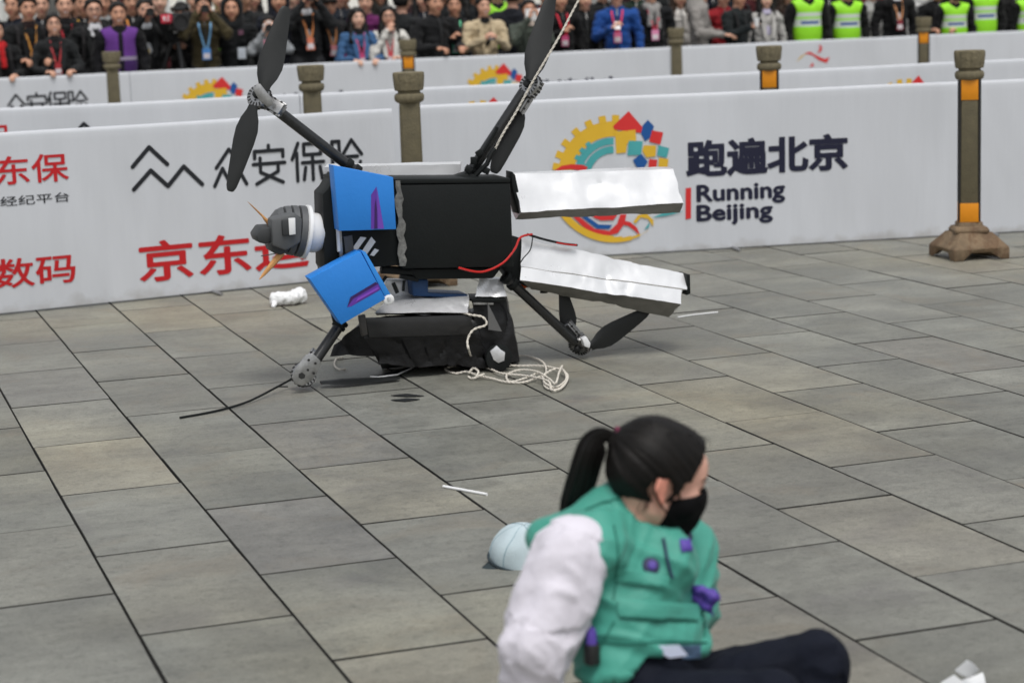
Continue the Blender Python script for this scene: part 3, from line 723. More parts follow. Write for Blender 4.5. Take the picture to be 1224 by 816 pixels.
# white rear pack
def crumple(sec0, sec1, name, mats, nx, amp, seed, parent=dr, sub=7, mi=None, sharp=26):
    # loft a folded board shell between two end sections (lists of world points), crumpled
    n = len(sec0); vs = []; fs = []; ms = []; rr = Vector((seed*7.3, seed*3.1, seed)); ctr_ = sum(sec0+sec1, Vector((0, 0, 0)))/(2*n)
    ring = []
    for k in range(n):
        for j in range(sub): ring.append((k, j/sub))
    m_ = len(ring)
    for i in range(nx+1):
        t_ = i/nx
        for k, f in ring:
            a = sec0[k].lerp(sec1[k], t_); c = sec0[(k+1) % n].lerp(sec1[(k+1) % n], t_); p = a.lerp(c, f)
            q = p*6+rr; nv = Vector((noise.noise(q), noise.noise(q+Vector((31, 7, 3))), noise.noise(q+Vector((5, 61, 9)))))
            q2 = p*21+rr; n2 = Vector((noise.noise(q2), noise.noise(q2+Vector((31, 7, 3))), noise.noise(q2+Vector((5, 61, 9)))))
            cr = 0
            for sc_, w_ in ((4.3, 1.0), (8.5, .6)):
                g_ = abs(noise.noise(p*sc_+rr*1.7)); cr += max(0, 1-g_/.15)*w_
            vs.append(p+nv*amp+n2*amp*.16-(p-ctr_).normalized()*cr*amp*1.25)
    for i in range(nx):
        for k in range(m_):
            fs.append((i*m_+k, i*m_+(k+1) % m_, (i+1)*m_+(k+1) % m_, (i+1)*m_+k)); ms.append(mi[ring[k][0]] if mi else 0)
    b = MB(); b.add(vs, fs); b.m = ms
    b.add(vs[:m_], [tuple(range(m_-1, -1, -1))], 0); b.add(vs[-m_:], [tuple(range(m_))], 0)
    o = b.build(name, mats, parent, origin=DO, smooth=sharp); return o
def sec(pts): return [D(x, y, v) for x, y, v in pts]
crumple(sec([(388,200,.10),(386,232,.10),(388,232,.26),(390,196,.26)]), sec([(551,196,.10),(549,226,.10),(550,224,.26),(552,193,.26)]), 'rear_pack', M_WHT, 14, .004, 3)
slab([(507,211),(549,211.5),(549,216),(515,216)], .06, .04, 'blue_trim', M_BLUE, 0)
# blue shoulder panels with purple slashes
def decal(polys, v, parent):
    for i, (p, m) in enumerate(polys):
        b = MB(); b.prism([D(x, y, v-.0012*(i+1)) for x, y in p], EY*.001); b.build('purple_slash', m, parent, origin=Vector(parent['_w']))
p1 = slab([(398.5,198),(470,212),(473.5,274),(405.5,276)], -.24, .10, 'blue_panel', M_BLUE, .002); p1['_w'] = list(DO)
decal([([(450,223),(451,250),(452,273.5),(443.5,273.7),(443.5,233)], M_PURP), ([(450.5,224),(459,273.2),(452,273.5),(451,250)], mat('light_purple_slash', srgb(112, 66, 176), .5)), ([(449,238),(450.5,250),(451,273.4),(447.5,273.6),(448,246)], M_PURPD)], -.24, p1)
p2 = slab([(370,333),(431,300.5),(461,357),(408,388)], -.27, .11, 'blue_panel', M_BLUE, .002)
slab([(432,300),(437,301),(467,352),(461.5,357)], -.268, .09, 'panel_edge', mat('pale_blue_edge', srgb(48, 140, 225), .4), .002)
p2['_w'] = list(DO)
decal([([(452,339),(455,346),(420,366),(415,367),(422,357)], M_PURP), ([(449,337),(452,339),(422,357),(415,367),(419,355)], M_PURPD), ([(452,343),(453.5,345),(425,361),(428,356)], mat('bright_purple_slash', srgb(130, 70, 190), .5))], -.27, p2)
b = MB(); b.lathe([(.02, 0), (.026, .004), (.026, .012), (.012, .014), (.012, 0)], D(465, 358, -.27), EY, 16); b.build('washer', M_WPL, dr, origin=DO)

# ---- head
hc = D(365, 277, -.02); hx = (D(320, 272, -.02)-hc).normalized()
hd = MB(); u_ = 1/250
hd.lathe([(.103, .0), (.127, .003), (.127, .018), (.118, .022), (.118, .03)], hc+hx*(-.012), hx, 28); hd.build('rim', M_WPL, dr, origin=DO)
hm = MB(); n_ = 20
for k, (r0, r1, d0, d1) in enumerate(((.122, .121, .008, .045), (.119, .117, .048, .082), (.114, .108, .085, .118), (.104, .088, .121, .155))):
    hm.lathe([(r0-.012, d0), (r0, d0+.004), (r1, d1-.004), (r1-.012, d1)], hc, hx, n_)
hm.lathe([(.09, .0), (.09, .15), (.06, .17)], hc, hx, n_)
helm = hm.build('helmet', M_HELM, dr, origin=DO, smooth=22)
slabh = lambda pxs, v, dp, nm, m, bv=.006: slab(pxs, v, dp, nm, m, bv)
slabh([(324,262),(352,254),(362,262),(360,290),(342,300),(326,294)], -.15, .10, 'cheek_plate', M_HELM, .012)
slabh([(337,263),(352,261),(352,281),(338,282)], -.165, .03, 'ear_block', M_HELMD, .006)
slabh([(345,261),(353,260.5),(353.5,280),(346,281)], -.172, .012, 'ear_light', M_WPL, .002)
slabh([(306,282),(313,272),(333,271),(334,284),(318,292),(309,290)], -.12, .16, 'visor', M_HELMD, .008)
slabh([(322,290),(350,286),(345,300),(336,305),(326,302)], -.12, .16, 'jaw', M_HELMD, .008)
b = MB(); b.lathe([(.088, 0), (.094, .006), (.094, .05), (.082, .075), (.07, .09)], hc+hx*.0, -hx, 28); b.build('neck', M_WPL, dr, origin=DO)
slabh([(385,255),(391,240),(396,320),(388,335),(386,310)], -.06, .14, 'neck_plate', mat('brown_black_plate', (.05, .045, .04), .5), .004)
def spike(pa, pb, v, r, nm, m):
    b = MB(); A, B = D(*pa, v), D(*pb, v-.02); b.tube([A, A.lerp(B, .4), A.lerp(B, .8), B], [r, r*.85, r*.5, r*.12], 7); b.build(nm, m, dr, origin=DO)
spike((337,302), (310,334), -.09, .017, 'foam_horn', M_TAN); spike((324,268), (296,241), .0, .006, 'foam_horn', M_TAN); spike((326,271), (313,258), -.02, .013, 'foam_horn', M_TAN)
b = MB(); b.tube([D(312,306,-.1), D(330,303,-.1)], .0025, 6); b.build('antenna_pin', M_HELMD, dr, origin=DO)

# ---- arms, motors, propellers
def tube_part(pts, r, nm, m, seg=12): b = MB(); b.tube(pts, r, seg); return b.build(nm, m, dr, origin=DO)
def blade(root, tip, wd, face, nm='propeller_blade', bend=.0, tw=.25):
    # twisted airfoil: chord lies across the blade, roughly facing 'face'
    ax = (tip-root); L_ = ax.length; ax.normalize(); face = (face-ax*face.dot(ax)).normalized(); ch = ax.cross(face)
    st = [(0, .42, .010), (.06, .5, .011), (.16, .82, .009), (.28, 1, .008), (.42, .96, .007), (.6, .8, .006), (.8, .62, .005), (.94, .46, .004), (.99, .3, .003), (1, .16, .002)]
    b = MB(); rings = []
    for t_, w_, th in st:
        a_ = tw*(1-t_); c_ = ch*math.cos(a_)+face*math.sin(a_); n_ = face*math.cos(a_)-ch*math.sin(a_)
        o = root+ax*(L_*t_)+face*bend*t_*t_; lead = .42
        rings.append([o+c_*wd*w_*(x-lead+.0)+n_*th*z for x, z in ((-.08, 0), (.05, .7), (.3, 1), (.6, .75), (.92, .1), (.6, -.2), (.3, -.3), (.05, -.3))])
    loft(b, rings); return b.build(nm, M_BLADE, dr, origin=DO, smooth=50)
def motor(c, ax, r, arm_dir, nm='motor'):
    ax = ax.normalized(); b = MB()
    b.lathe([(r*.5, -.034), (r*.92, -.030), (r, -.024), (r, .004), (r*.94, .010), (r*.4, .013)], c, ax, 28)
    o = b.build(nm, M_ALU, dr, origin=DO)
    b = MB(); a = ax.orthogonal().normalized(); cc = ax.cross(a)
    for k in range(18):
        t_ = 2*math.pi*k/18; dv = a*math.cos(t_)+cc*math.sin(t_); q = c+dv*r*.985-ax*.012
        rot = Matrix((dv, ax.cross(dv), ax)).transposed(); b.box(q, (.007, .0115, .022), rot)
        for d_, sg in ((.0095, 1), (-.0315, -1)): b.box(c+dv*r*.78+ax*d_, (.016, .007, .006), rot)
    b.build('cooling_slot', M_EDGE, o, origin=DO)['kind'] = 'stuff'
    b = MB()
    for k in range(3):
        t_ = 2*math.pi*k/3+.4; dv = a*math.cos(t_)+cc*math.sin(t_); b.tube([c+dv*r*.45+ax*.008, c+dv*r*.45+ax*.0155], .0045, 8)
    b.build('motor_screw', M_EDGE, o, origin=DO)['kind'] = 'stuff'
    b = MB(); b.lathe([(r*.30, .012), (r*.34, .016), (r*.30, .034), (r*.14, .04)], c, ax, 16); b.build('prop_hub', M_BLADE, o, origin=DO)
    ad = arm_dir.normalized(); sd = ax.cross(ad).normalized(); ad = sd.cross(ax).normalized()
    rot = Matrix((ad, sd, ax)).transposed()
    b = MB(); q = c+ad*(r+.012)-ax*.03
    for s_ in (-1, 1): b.box(q+sd*s_*.030, (.135, .010, .012), rot)
    b.box(q+ad*.02-ax*.004, (.085, .052, .040), rot); b.box(c-ax*.040, (.09, .075, .014), rot)
    b.build('clamp', M_ALU, dr, origin=DO, bevel=.003)
    b = MB()
    for k in (-1, 0, 1):
        for s_ in (-1, 1): b.tube([q+ad*.04*k+sd*s_*.030+ax*.004, q+ad*.04*k+sd*s_*.030+ax*.010], .006, 8)
    b.build('clamp_bolt', M_EDGE, dr, origin=DO)['kind'] = 'stuff'
    return o
# image-space layout of each arm: root, motor, rotor axis, blade tips
UL0, UL1 = D(428, 207, .02), D(317, 121, -.03)
UR0, UR1 = D(556, 216, .05), D(626, 110, .02)
LL0, LL1 = D(409, 384, -.05), D(372, 438, -.12)
LR0, LR1 = D(603, 330, -.05), D(688, 409, .02)
def arm(A, B, r=.026):
    d_ = (B-A); tube_part([A, B], r, 'arm', M_CARB, 16)
    b = MB(); 
    for t_ in (.0, .09): b.tube([A+d_*t_, A+d_*(t_+.05)], r*1.35, 16)
    b.build('arm_joint', M_BLK, dr, origin=DO, bevel=.002)
arm(UL0, UL1); arm(UR0, UR1, .027); arm(LL0, LL1, .026); arm(LR0, LR1, .024)
tube_part([D(440,213,.02), D(400,183,.0), D(372,160,-.012)], .008, 'arm_cable', M_BLK, 8)
# upper left
c = D(309, 115, -.05); ax = (-EX*.45-EY*.62+EZ*.35); motor(c, ax, .056, UL1-c if (UL1-c).length > .01 else EX)
blade(D(315,108,-.09), D(342,8,-.02), .118, -EY, tw=.35); blade(D(303,126,-.09), D(275,229,-.12), .105, -EY-EX*.2, tw=-.3)
# upper right
c = D(633, 102, .0); ax = (-EX*.62-EY*.45+EZ*.35); motor(c, ax, .058, UR0-c)
blade(D(634,96,-.04), D(660,-8,.05), .118, -EY-EX*.1, tw=.3); blade(D(622,124,.06), D(590,207,.04), .118, -EY-EX*.3, tw=-.25)
# lower left
c = D(364, 447, -.14); c.z = max(c.z, .060); ax = (-EY*.9+EX*.15+EZ*.22); motor(c, ax, .058, LL0-c)
q0 = c+EX*.08+EY*.02; q0.z = .02; q1 = D(500, 446, .1); q1.z = .03
q1 = atz(478, 452, .012); q0.z = .022; blade(q0, q1, .105, EZ-EY*.15, tw=.05)
slab([(349,451),(353,441),(366,424),(374,422),(383,431),(384,437),(374,454),(362,461),(353,459)], -.225, .012, 'motor_plate', M_ALU, .003)
slab([(357,447),(361,445),(365,448),(364,452),(360,453),(357,451)], -.2265, .004, 'plate_hole', M_EDGE, 0)
b = MB()
for x_, y_ in ((369,430),(377,434),(368,442),(375,446)): b.lathe([(.006, 0), (.006, .004)], D(x_, y_, -.226), -EY, 8)
b.build('plate_screw', M_EDGE, dr, origin=DO)['kind'] = 'stuff'
slab([(303,107),(307,101),(311,100),(326,119),(327,125),(320,128),(310,120)], -.125, .012, 'motor_plate', M_ALU, .003)
slab([(696,405),(701,402),(706,410),(705,416),(699,414)], -.06, .04, 'motor_plate', M_WPL, .003)
# lower right
c = D(692, 415, .03); c.z = max(c.z, .062); ax = (EX*.55+EY*.55+EZ*.5); motor(c, -ax, .056, LR0-c)
blade(D(682,398,.05), D(672,342,.07), .088, -EY, tw=.05); blade(D(706,414,.0), D(775,371,.03), .11, -EY+EZ*.15, tw=-.25)
# clutter on the upper right arm: cable clips and a bracket
tube_part([D(562,212,.03), D(572,190,.02), D(592,158,.0), D(594,152,0)], .009, 'arm_cable', M_BLK, 8)
tube_part([D(566,212,.0), D(582,196,-.02), D(588,182,-.02), D(592,178,-.02)], .012, 'arm_bracket', M_BLK, 8)
for k, (x, y) in enumerate(((560,203),(566,192),(573,183),(581,204))):
    b = MB(); b.box(D(x, y, -.01), (.035, .03, .03), Matrix.Rotation(.6+k, 3, 'Y')); b.build('cable_clip', M_BLK, dr, origin=DO, bevel=.004)
slab([(544,212),(562,206),(575,214),(612,216),(612,219),(544,219)], -.02, .1, 'arm_mount', M_BLK, .008)

# ---- the two white box legs
crumple(sec([(613,208,-.02),(622,254,-.10),(616,262,.0),(609,246,.10),(607,206,.12)]), sec([(805,202,-.02),(817,243,-.10),(812,255,.0),(803,238,.10),(800,199,.12)]), 'leg_box', [M_WHT, M_WHTSHADE], 60, .0062, 5, mi=[0, 1, 1, 0, 0])
slab([(612,205),(616,209),(625,252),(620,256),(612,222)], -.06, .1, 'hip_joint', M_BLK, .004)
low = crumple(sec([(624,284,-.02),(622,318,-.08),(623,319,-.095),(621,335,-.13),(634,346,.0),(630,300,.14)]), sec([(822,328,-.02),(821,346,-.08),(816,347,-.10),(815,364,-.13),(800,379,.0),(806,342,.14)]), 'leg_box', [M_WHT, M_WHTSHADE], 64, .0070, 9, mi=[0, 1, 0, 1, 1, 0])
slab([(821,328),(825,328),(825.5,351),(821,353)], -.07, .12, 'leg_cap', M_BLK, .003)
slab([(612,282),(624,285),(623,334),(634,345),(610,333),(600,320)], -.03, .12, 'hip_joint', M_BLK, .006)
tube_part([D(650,341,.02), D(650,350,.02)], [.014, .02], 'rubber_foot', M_BLK, 10)
b = MB(); b.sphere(D(626,342,.0), (.018, .014, .012)); b.build('orange_plug', mat('orange_plug', srgb(225, 95, 30), .5), dr, origin=DO)
# loose cables
def curve(pts, n=10):
    out = []; P = [pts[0]]+pts+[pts[-1]]
    for i in range(1, len(P)-2):
        for k in range(n):
            t_ = k/n; a, b_, c_, d_ = P[i-1], P[i], P[i+1], P[i+2]
            out.append(.5*((2*b_)+(c_-a)*t_+(2*a-5*b_+4*c_-d_)*t_*t_+(3*b_-3*c_+d_-a)*t_**3))
    return out+[pts[-1]]
tube_part(curve([D(548,320,-.16), D(575,325,-.17), D(600,315,-.16), D(615,298,-.13), D(622,284,-.1), D(636,280,-.06)]), .0055, 'power_cable', M_RED, 7)
tube_part(curve([D(630,280,-.06), D(650,286,-.055), D(672,291,-.05), D(690,293,-.04)]), .006, 'power_cable', M_BLK, 7)
tube_part(curve([D(665,290,-.06), D(680,292.5,-.055), D(689,293,-.05)]), .004, 'power_cable', M_RED, 7)
tube_part(curve([D(637,282,-.06), D(634,298,-.09), D(626,308,-.1), D(622,314,-.1)]), .003, 'power_cable', M_BLK, 6)
tube_part(curve([D(344,462,-.16), D(330,462,-.2)*1]), .003, 'wire_end', M_BLK, 6)
# long thin rod trailing on the paving
A = atz(350, 452, .05); pts = [A]+[atz(x, y, z) for x, y, z in ((330,463,.03),(296,480,.012),(258,491,.006),(215,499,.005))]
tube_part(curve(pts), .0055, 'trailing_rod', M_BLK, 7)
tube_part(curve([D(395,330,-.08), D(397,360,-.06), D(402,384,-.05)]), .018, 'arm_root', M_BLK, 10)
for x0, y0, x1, y1, r in ((478,330,500,334,.012), (455,322,520,326,.02), (483,335,482,348,.007), (470,338,475,350,.01), (462,330,452,344,.008)):
    tube_part([D(x0, y0, -.08), D(x1, y1, -.08)], r, 'belly_strut', M_BLK, 8)

# ---- the black covered base the figure lies on
bs = thing('equipment_base', 'black fabric covered base with silver top film under the crashed drone', 'equipment', DO)
def sh(pts): return [D(x, y, v) for x, y, v in pts]
def floor_(o, z=.004):
    for v in o.data.vertices:
        if v.co.z < z: v.co.z = z
crumple(sh([(430,382,-.10),(436,404,-.12),(452,436,-.10),(456,440,.24),(436,380,.24)]), sh([(566,370,-.10),(572,400,-.12),(584,440,-.10),(600,438,.24),(592,366,.24)]), 'fabric_cover', M_FAB, 44, .016, 31, parent=bs, sub=8, sharp=30)
crumple(sh([(564,360,-.09),(570,402,-.11),(583,440,-.09),(590,438,.22),(580,354,.20)]), sh([(603,352,-.02),(615,392,-.05),(622,432,-.05),(621,430,.20),(606,350,.16)]), 'side_flap', M_FAB, 18, .010, 37, parent=bs, sub=8, sharp=30)
crumple(sh([(398,412,.02),(394,427,.00),(400,426,.10),(404,410,.12)]), sh([(436,382,-.08),(452,425,-.08),(456,424,.16),(438,378,.16)]), 'fabric_tail', M_FAB, 18, .008, 41, parent=bs, sub=6, sharp=30)
for o_ in bs.children: floor_(o_)
crumple(sec([(463,359,-.06),(447,374,-.15),(450,377,.12),(470,350,.16)]), sec([(562,354,-.06),(560,374,-.145),(565,376,.12),(556,349,.16)]), 'silver_film', M_SILV, 24, .0045, 14, parent=bs)
crumple(sec([(572,332,-.02),(566,355,-.07),(568,357,.1),(576,330,.14)]), sec([(600,334,-.02),(606,355,-.07),(606,357,.1),(598,330,.14)]), 'crumpled_board', M_WHT, 10, .007, 21, parent=bs)
def slab2(*a, **k): return slab(*a, parent=bs, **k)
slab2([(492,334),(512,334),(512,350),(560,352),(556,356),(494,354)], -.03, .16, 'blue_liner', mat('dark_blue_liner', srgb(14, 62, 110), .5, bump=.006, bscale=20), .006)
slab2([(462,334),(492,334),(492,356),(455,356)], .06, .05, 'white_board', M_WHT, .004)
slab2([(563,357),(606,357),(604,361),(565,361)], -.09, .2, 'alloy_rail', M_BLK, .002)
slab2([(566,361.5),(590,362),(590,364),(566,364)], -.10, .02, 'alloy_bar', M_ALU, 0)
slab2([(437,380),(562,376),(569,400),(441,404)], -.136, .02, 'front_panel', mat('black_gloss_panel', (.02, .02, .021), .22, var=.3, vscale=6), .006)
slab2([(429,378),(437,376),(440,400),(433,402)], -.142, .03, 'panel_corner', mat('worn_brown_corner', (.06, .055, .05), .6, var=.3, vscale=20), .004)
wc = D(597, 426, -.14); wc.z = .068
b = MB(); b.lathe([(.045, 0), (.066, .004), (.068, .015), (.066, .03), (.045, .034)], wc, EY, 24); wh = b.build('wheel', M_BLK, bs, origin=DO)
b = MB(); rr = random.Random(2); b.prism([D(x, y, -.145) for x, y in ((586,420),(594,413),(599,418),(604,421),(603,431),(596,434),(590,430))], EY*.03); b.build('hub_foil', M_SILV, wh, origin=DO, bevel=.003)
slab2([(583,362),(600,396),(584,394)], -.12, .01, 'torn_flap', mat('grey_torn_flap', (.12, .12, .12), .5), 0)

# ---- ropes
M_ROPE = mat('white_rope', (.66, .62, .55), .85, var=.18, vscale=60, bump=.002, bscale=300)
def rope_mesh(paths, r, name, label, base, grp=None):
    t = thing(name, label, 'rope', base, grp); 
    b = MB()
    for p in paths:
        # two twisted strands
        pts = p; n = len(pts)
        for s_ in (0, math.pi):
            q = []; acc = 0
            for i, P_ in enumerate(pts):
                tg = (pts[min(i+1, n-1)]-pts[max(i-1, 0)]).normalized(); nn = tg.cross(Vector((.3, .2, 1))).normalized(); bb = tg.cross(nn)
                if i: acc += (P_-pts[i-1]).length
                an = acc/(r*9)*2*math.pi+s_; q.append(P_+(nn*math.cos(an)+bb*math.sin(an))*r*.45)
            b.tube(q, r*.72, 6)
    b.build('strand', M_ROPE, t, origin=base); return t
gp = lambda x, y, z=.006: atz(x, y, z)
rr = random.Random(5)
coil = [D(548,372,-.12), D(562,376,-.15), D(577,379,-.17), D(581,388,-.18), D(566,394,-.19), D(559,406,-.2), D(561,420,-.21)]
coil += [gp(568,432,.012), gp(585,432,.014), gp(604,436,.012), gp(622,437,.01), gp(645,437,.014), gp(664,440,.02), gp(678,447,.024), gp(676,458,.014), gp(664,465,.01), gp(652,462,.012), gp(650,450,.016), gp(660,442,.03), gp(672,441,.036), gp(677,452,.02), gp(666,462,.02), gp(652,458,.024), gp(645,446,.02), gp(628,452,.012), gp(610,456,.01), gp(606,448,.016), gp(622,442,.02), gp(642,444,.03), gp(656,452,.03), gp(664,458,.04), gp(668,446,.05), gp(672,437,.055)]
coil2 = [gp(568,432,.018), gp(552,432,.014), gp(536,437,.008), gp(533,442,.008), gp(545,446,.008), gp(558,444,.012), gp(570,448,.014), gp(588,452,.012), gp(604,456,.01), gp(624,457,.01), gp(640,452,.014), gp(652,446,.02), gp(650,434,.014), gp(640,428,.01), gp(626,425,.008), gp(612,426,.008)]
coil3 = [gp(560,446,.01), gp(566,440,.03), gp(572,444,.03), gp(570,450,.02), gp(578,447,.03), gp(565,452,.012), gp(560,450,.008)]
coil4 = [gp(536,439,.02), gp(560,434,.02), gp(584,440,.016), gp(600,446,.02), gp(630,449,.022), gp(655,455,.03), gp(660,466,.014), gp(672,463,.014), gp(679,452,.016)]
rope_mesh([curve(coil, 12), curve(coil2, 12), curve(coil3, 12), curve(coil4, 12)], .0052, 'tangled_rope', 'tangled off white rope lying on the paving beside the black base', gp(610, 445, 0))
up_ = [D(590,182,.0), D(600,162,-.02), D(618,132,-.03), D(640,92,-.06), D(668,45,-.08), D(694,-4,-.08), D(745,-95,-.1), D(860,-310,-.1)]
rope_mesh([curve(up_, 24)], .0055, 'taut_rope', 'taut white rope rising from the upper right drone motor out of the picture', up_[0])
rope_mesh([curve([gp(414,441,.006), gp(405,441,.008), gp(400,436,.012), gp(402,429,.012), gp(410,427,.008)], 10)], .005, 'rope_scrap', 'short hooked white rope end beside the lower left drone motor', gp(405, 438, 0))

# ---- debris
t = thing('broken_blade', 'dark broken blade with pale edge on the paving in front of the black base', 'blade', atz(470, 448))
b = MB(); b.prism([atz(x, y, .014) for x, y in ((444,449),(470,443),(499,436),(494,441),(475,448),(452,451))], (0, 0, -.008)); b.build('blade', M_BLADE, t, bevel=.002)
b = MB(); b.tube([atz(x, y, .018) for x, y in ((443,450),(452,450.5),(475,447.5),(499,436.5))], .0035, 6); b.build('pale_edge', M_WPL, t)
for pl, lb in (([(467,472),(486,470),(507,472.5),(486,473.2)], 'upper thin black shard lying in front of the broken blade'), ([(467,477.5),(486,475.5),(502,476.5),(484,478.8)], 'lower thin black shard lying in front of the broken blade')):
    b = MB(); q = atz(*pl[0])
    b.prism([atz(x, y, .006) for x, y in pl], (0, 0, -.004)); tag(b.build('plastic_shard', M_BLADE, None, origin=q, bevel=.001), lb, 'debris', 'black plastic shards')
# white foam lump
fo = atz(345, 366); pr = [prim(np.array(atz(330, 357, .045)), np.array(atz(350, 356, .045)), .04, .042, k=.02), prim(np.array(atz(356, 353, .05)), np.array(atz(358, 353, .05)), .048, k=.015), prim(np.array(atz(327, 366, .01)), np.array(atz(328, 356, .04)), .014, k=.02)]
V, F = sdf_mesh(pr, .007); V = V+np.array([[noise.noise(Vector(v)*40), noise.noise(Vector(v)*40+Vector((9, 4, 7))), noise.noise(Vector(v)*40+Vector((2, 8, 1)))] for v in V])*.009
V[:, 2] = np.maximum(V[:, 2], .002)
tag(np_mesh('foam_lump', V, F, mat('bubble_wrap_foam', (.83, .84, .85), .3, bump=.004, bscale=70), None, None, list(fo)), 'crumpled white foam roll on the paving below the dark grey helmet', 'foam')
b = MB(); q = atz(556, 586); b.tube([atz(530, 581, .006), atz(582, 590.5, .006)], .0055, 8); tag(b.build('white_stick', M_WPL, None, origin=q), 'thin white stick on the paving above the light blue cap', 'stick')
b = MB(); q = atz(835, 376); b.tube(curve([atz(810, 379, .005), atz(830, 376, .005), atz(858, 373, .005)]), .004, 6); tag(b.build('plastic_strip', M_WPL, None, origin=q), 'thin pale strip on the paving right of the lower white leg box', 'strip')
# crumpled tissue at lower right
rr = random.Random(11); t = thing('crumpled_tissue', 'crumpled white tissue with a dark gap at the lower right edge', 'tissue', atz(1155, 815))
def sheet(pxs, z, name, amp, seed, m=M_WPL):
    a, b_, c_, d_ = [atz(x, y, zz) for (x, y), zz in zip(pxs, z)]; bm_ = MB(); n = 10; vs = []; fs = []
    for i in range(n+1):
        for j in range(n+1):
            p = a.lerp(b_, i/n).lerp(d_.lerp(c_, i/n), j/n); qv = p*14+Vector((seed, 0, 0))
            vs.append(p+Vector((noise.noise(qv), noise.noise(qv+Vector((5, 5, 5))), noise.noise(qv+Vector((9, 1, 2)))))*amp)
    for i in range(n):
        for j in range(n): fs.append((i*(n+1)+j, (i+1)*(n+1)+j, (i+1)*(n+1)+j+1, i*(n+1)+j+1))
    bm_.add(vs, fs); nv = len(bm_.v); bm_.add([v-Vector((0, 0, .0025)) for v in vs], [f[::-1] for f in fs])
    return bm_.build(name, m, t, smooth=60)
sheet([(1140,800),(1156,787),(1171,799),(1158,811)], [.05, .09, .09, .05], 'tissue_fold', .005, 1)
sheet([(1124,816),(1142,806),(1160,822),(1142,832)], [.01, .04, .04, .01], 'tissue_fold', .005, 2); sheet([(1150,812),(1176,802),(1182,830),(1156,836)], [.03, .05, .03, .01], 'tissue_fold', .006, 3)
# light blue cap lying behind the volunteer
cc = atz(622, 676); t = thing('fallen_cap', 'light blue baseball cap lying on the paving behind the seated volunteer', 'cap', cc)
M_CAPB = mat('pale_blue_twill', srgb(184, 200, 206), .9, var=.06, vscale=14, bump=.0015, bscale=220)
b = MB(); vs = []; fs = []; n, m_ = 32, 12
axc = Vector((.12, -.2, 1)).normalized(); rotc = axc.to_track_quat('Z', 'Y').to_matrix()
for i in range(m_+1):
    th = R(92)*i/m_
    for k in range(n):
        an = 2*math.pi*k/n; seam = 1-.022*math.exp(-((((an/(2*math.pi)*6) % 1)-.5)/.06)**2)
        r = .098*seam; vs.append(cc+Vector((0, .05, .01))+rotc@Vector((r*1.06*math.sin(th)*math.cos(an), r*math.sin(th)*math.sin(an), .118*math.cos(th)*seam)))
for i in range(m_):
    for k in range(n): fs.append((i*n+k, (i+1)*n+k, (i+1)*n+(k+1) % n, i*n+(k+1) % n))
o_ = len(vs); fs2 = list(fs)
capn = lambda v: v+Vector((noise.noise(v*14), noise.noise(v*14+Vector((7,7,7))), noise.noise(v*14+Vector((3,9,1)))))*.011
vs = [capn(v) for v in vs]; b.add(vs, fs2); ctr = cc+Vector((0, .05, .01)); b.add([ctr+(v-ctr)*.965 for v in vs], [f[::-1] for f in fs]); b.build('crown', M_CAPB, t, smooth=60)
b = MB(); vs = []; nn = 16
for s_ in (0, 1):
    for i in range(nn+1):
        an = R(165)+R(120)*i/nn; rad = .10+.075*s_*math.sin(math.pi*i/nn)**.6
        vs.append(ctr+rotc@Vector((rad*math.cos(an)*1.05, rad*math.sin(an), -.002-.012*s_)))
b.add(vs+[v-rotc@Vector((0, 0, .004)) for v in vs], [(i, i+1, nn+2+i, nn+1+i) for i in range(nn)]+[(2*nn+2+i+1, 2*nn+2+i, 3*nn+3+i, 3*nn+4+i) for i in range(nn)]+[(nn+1+i, nn+2+i, 3*nn+4+i, 3*nn+3+i) for i in range(nn)])
b.build('brim', mat('dark_brim', srgb(40, 52, 56), .85), t, smooth=50)
b = MB(); b.sphere(capn(ctr+rotc@Vector((0, 0, .118))), .007); b.build('top_button', M_CAPB, t)
for k in range(6):
    an = 2*math.pi*(k+.5)/6; b = MB(); b.tube([capn(ctr+rotc@Vector((.0985*1.06*math.sin(th)*math.cos(an)*.99, .0985*math.sin(th)*math.sin(an)*.99, .118*math.cos(th)*.99))) for th in [R(4+88*i/10) for i in range(11)]], .0016, 4); b.build('seam', mat('cap_seam', srgb(140, 166, 176), .9) if k == 0 else bpy.data.materials['cap_seam'], t)
b = MB(); b.tube([ctr+rotc@Vector((.0995*1.06*math.cos(a_), .0995*math.sin(a_), .004)) for a_ in [2*math.pi*k/32 for k in range(32)]], .004, 6, closed=True); b.build('sweatband', mat('dark_sweatband', srgb(44, 56, 62), .9), t)
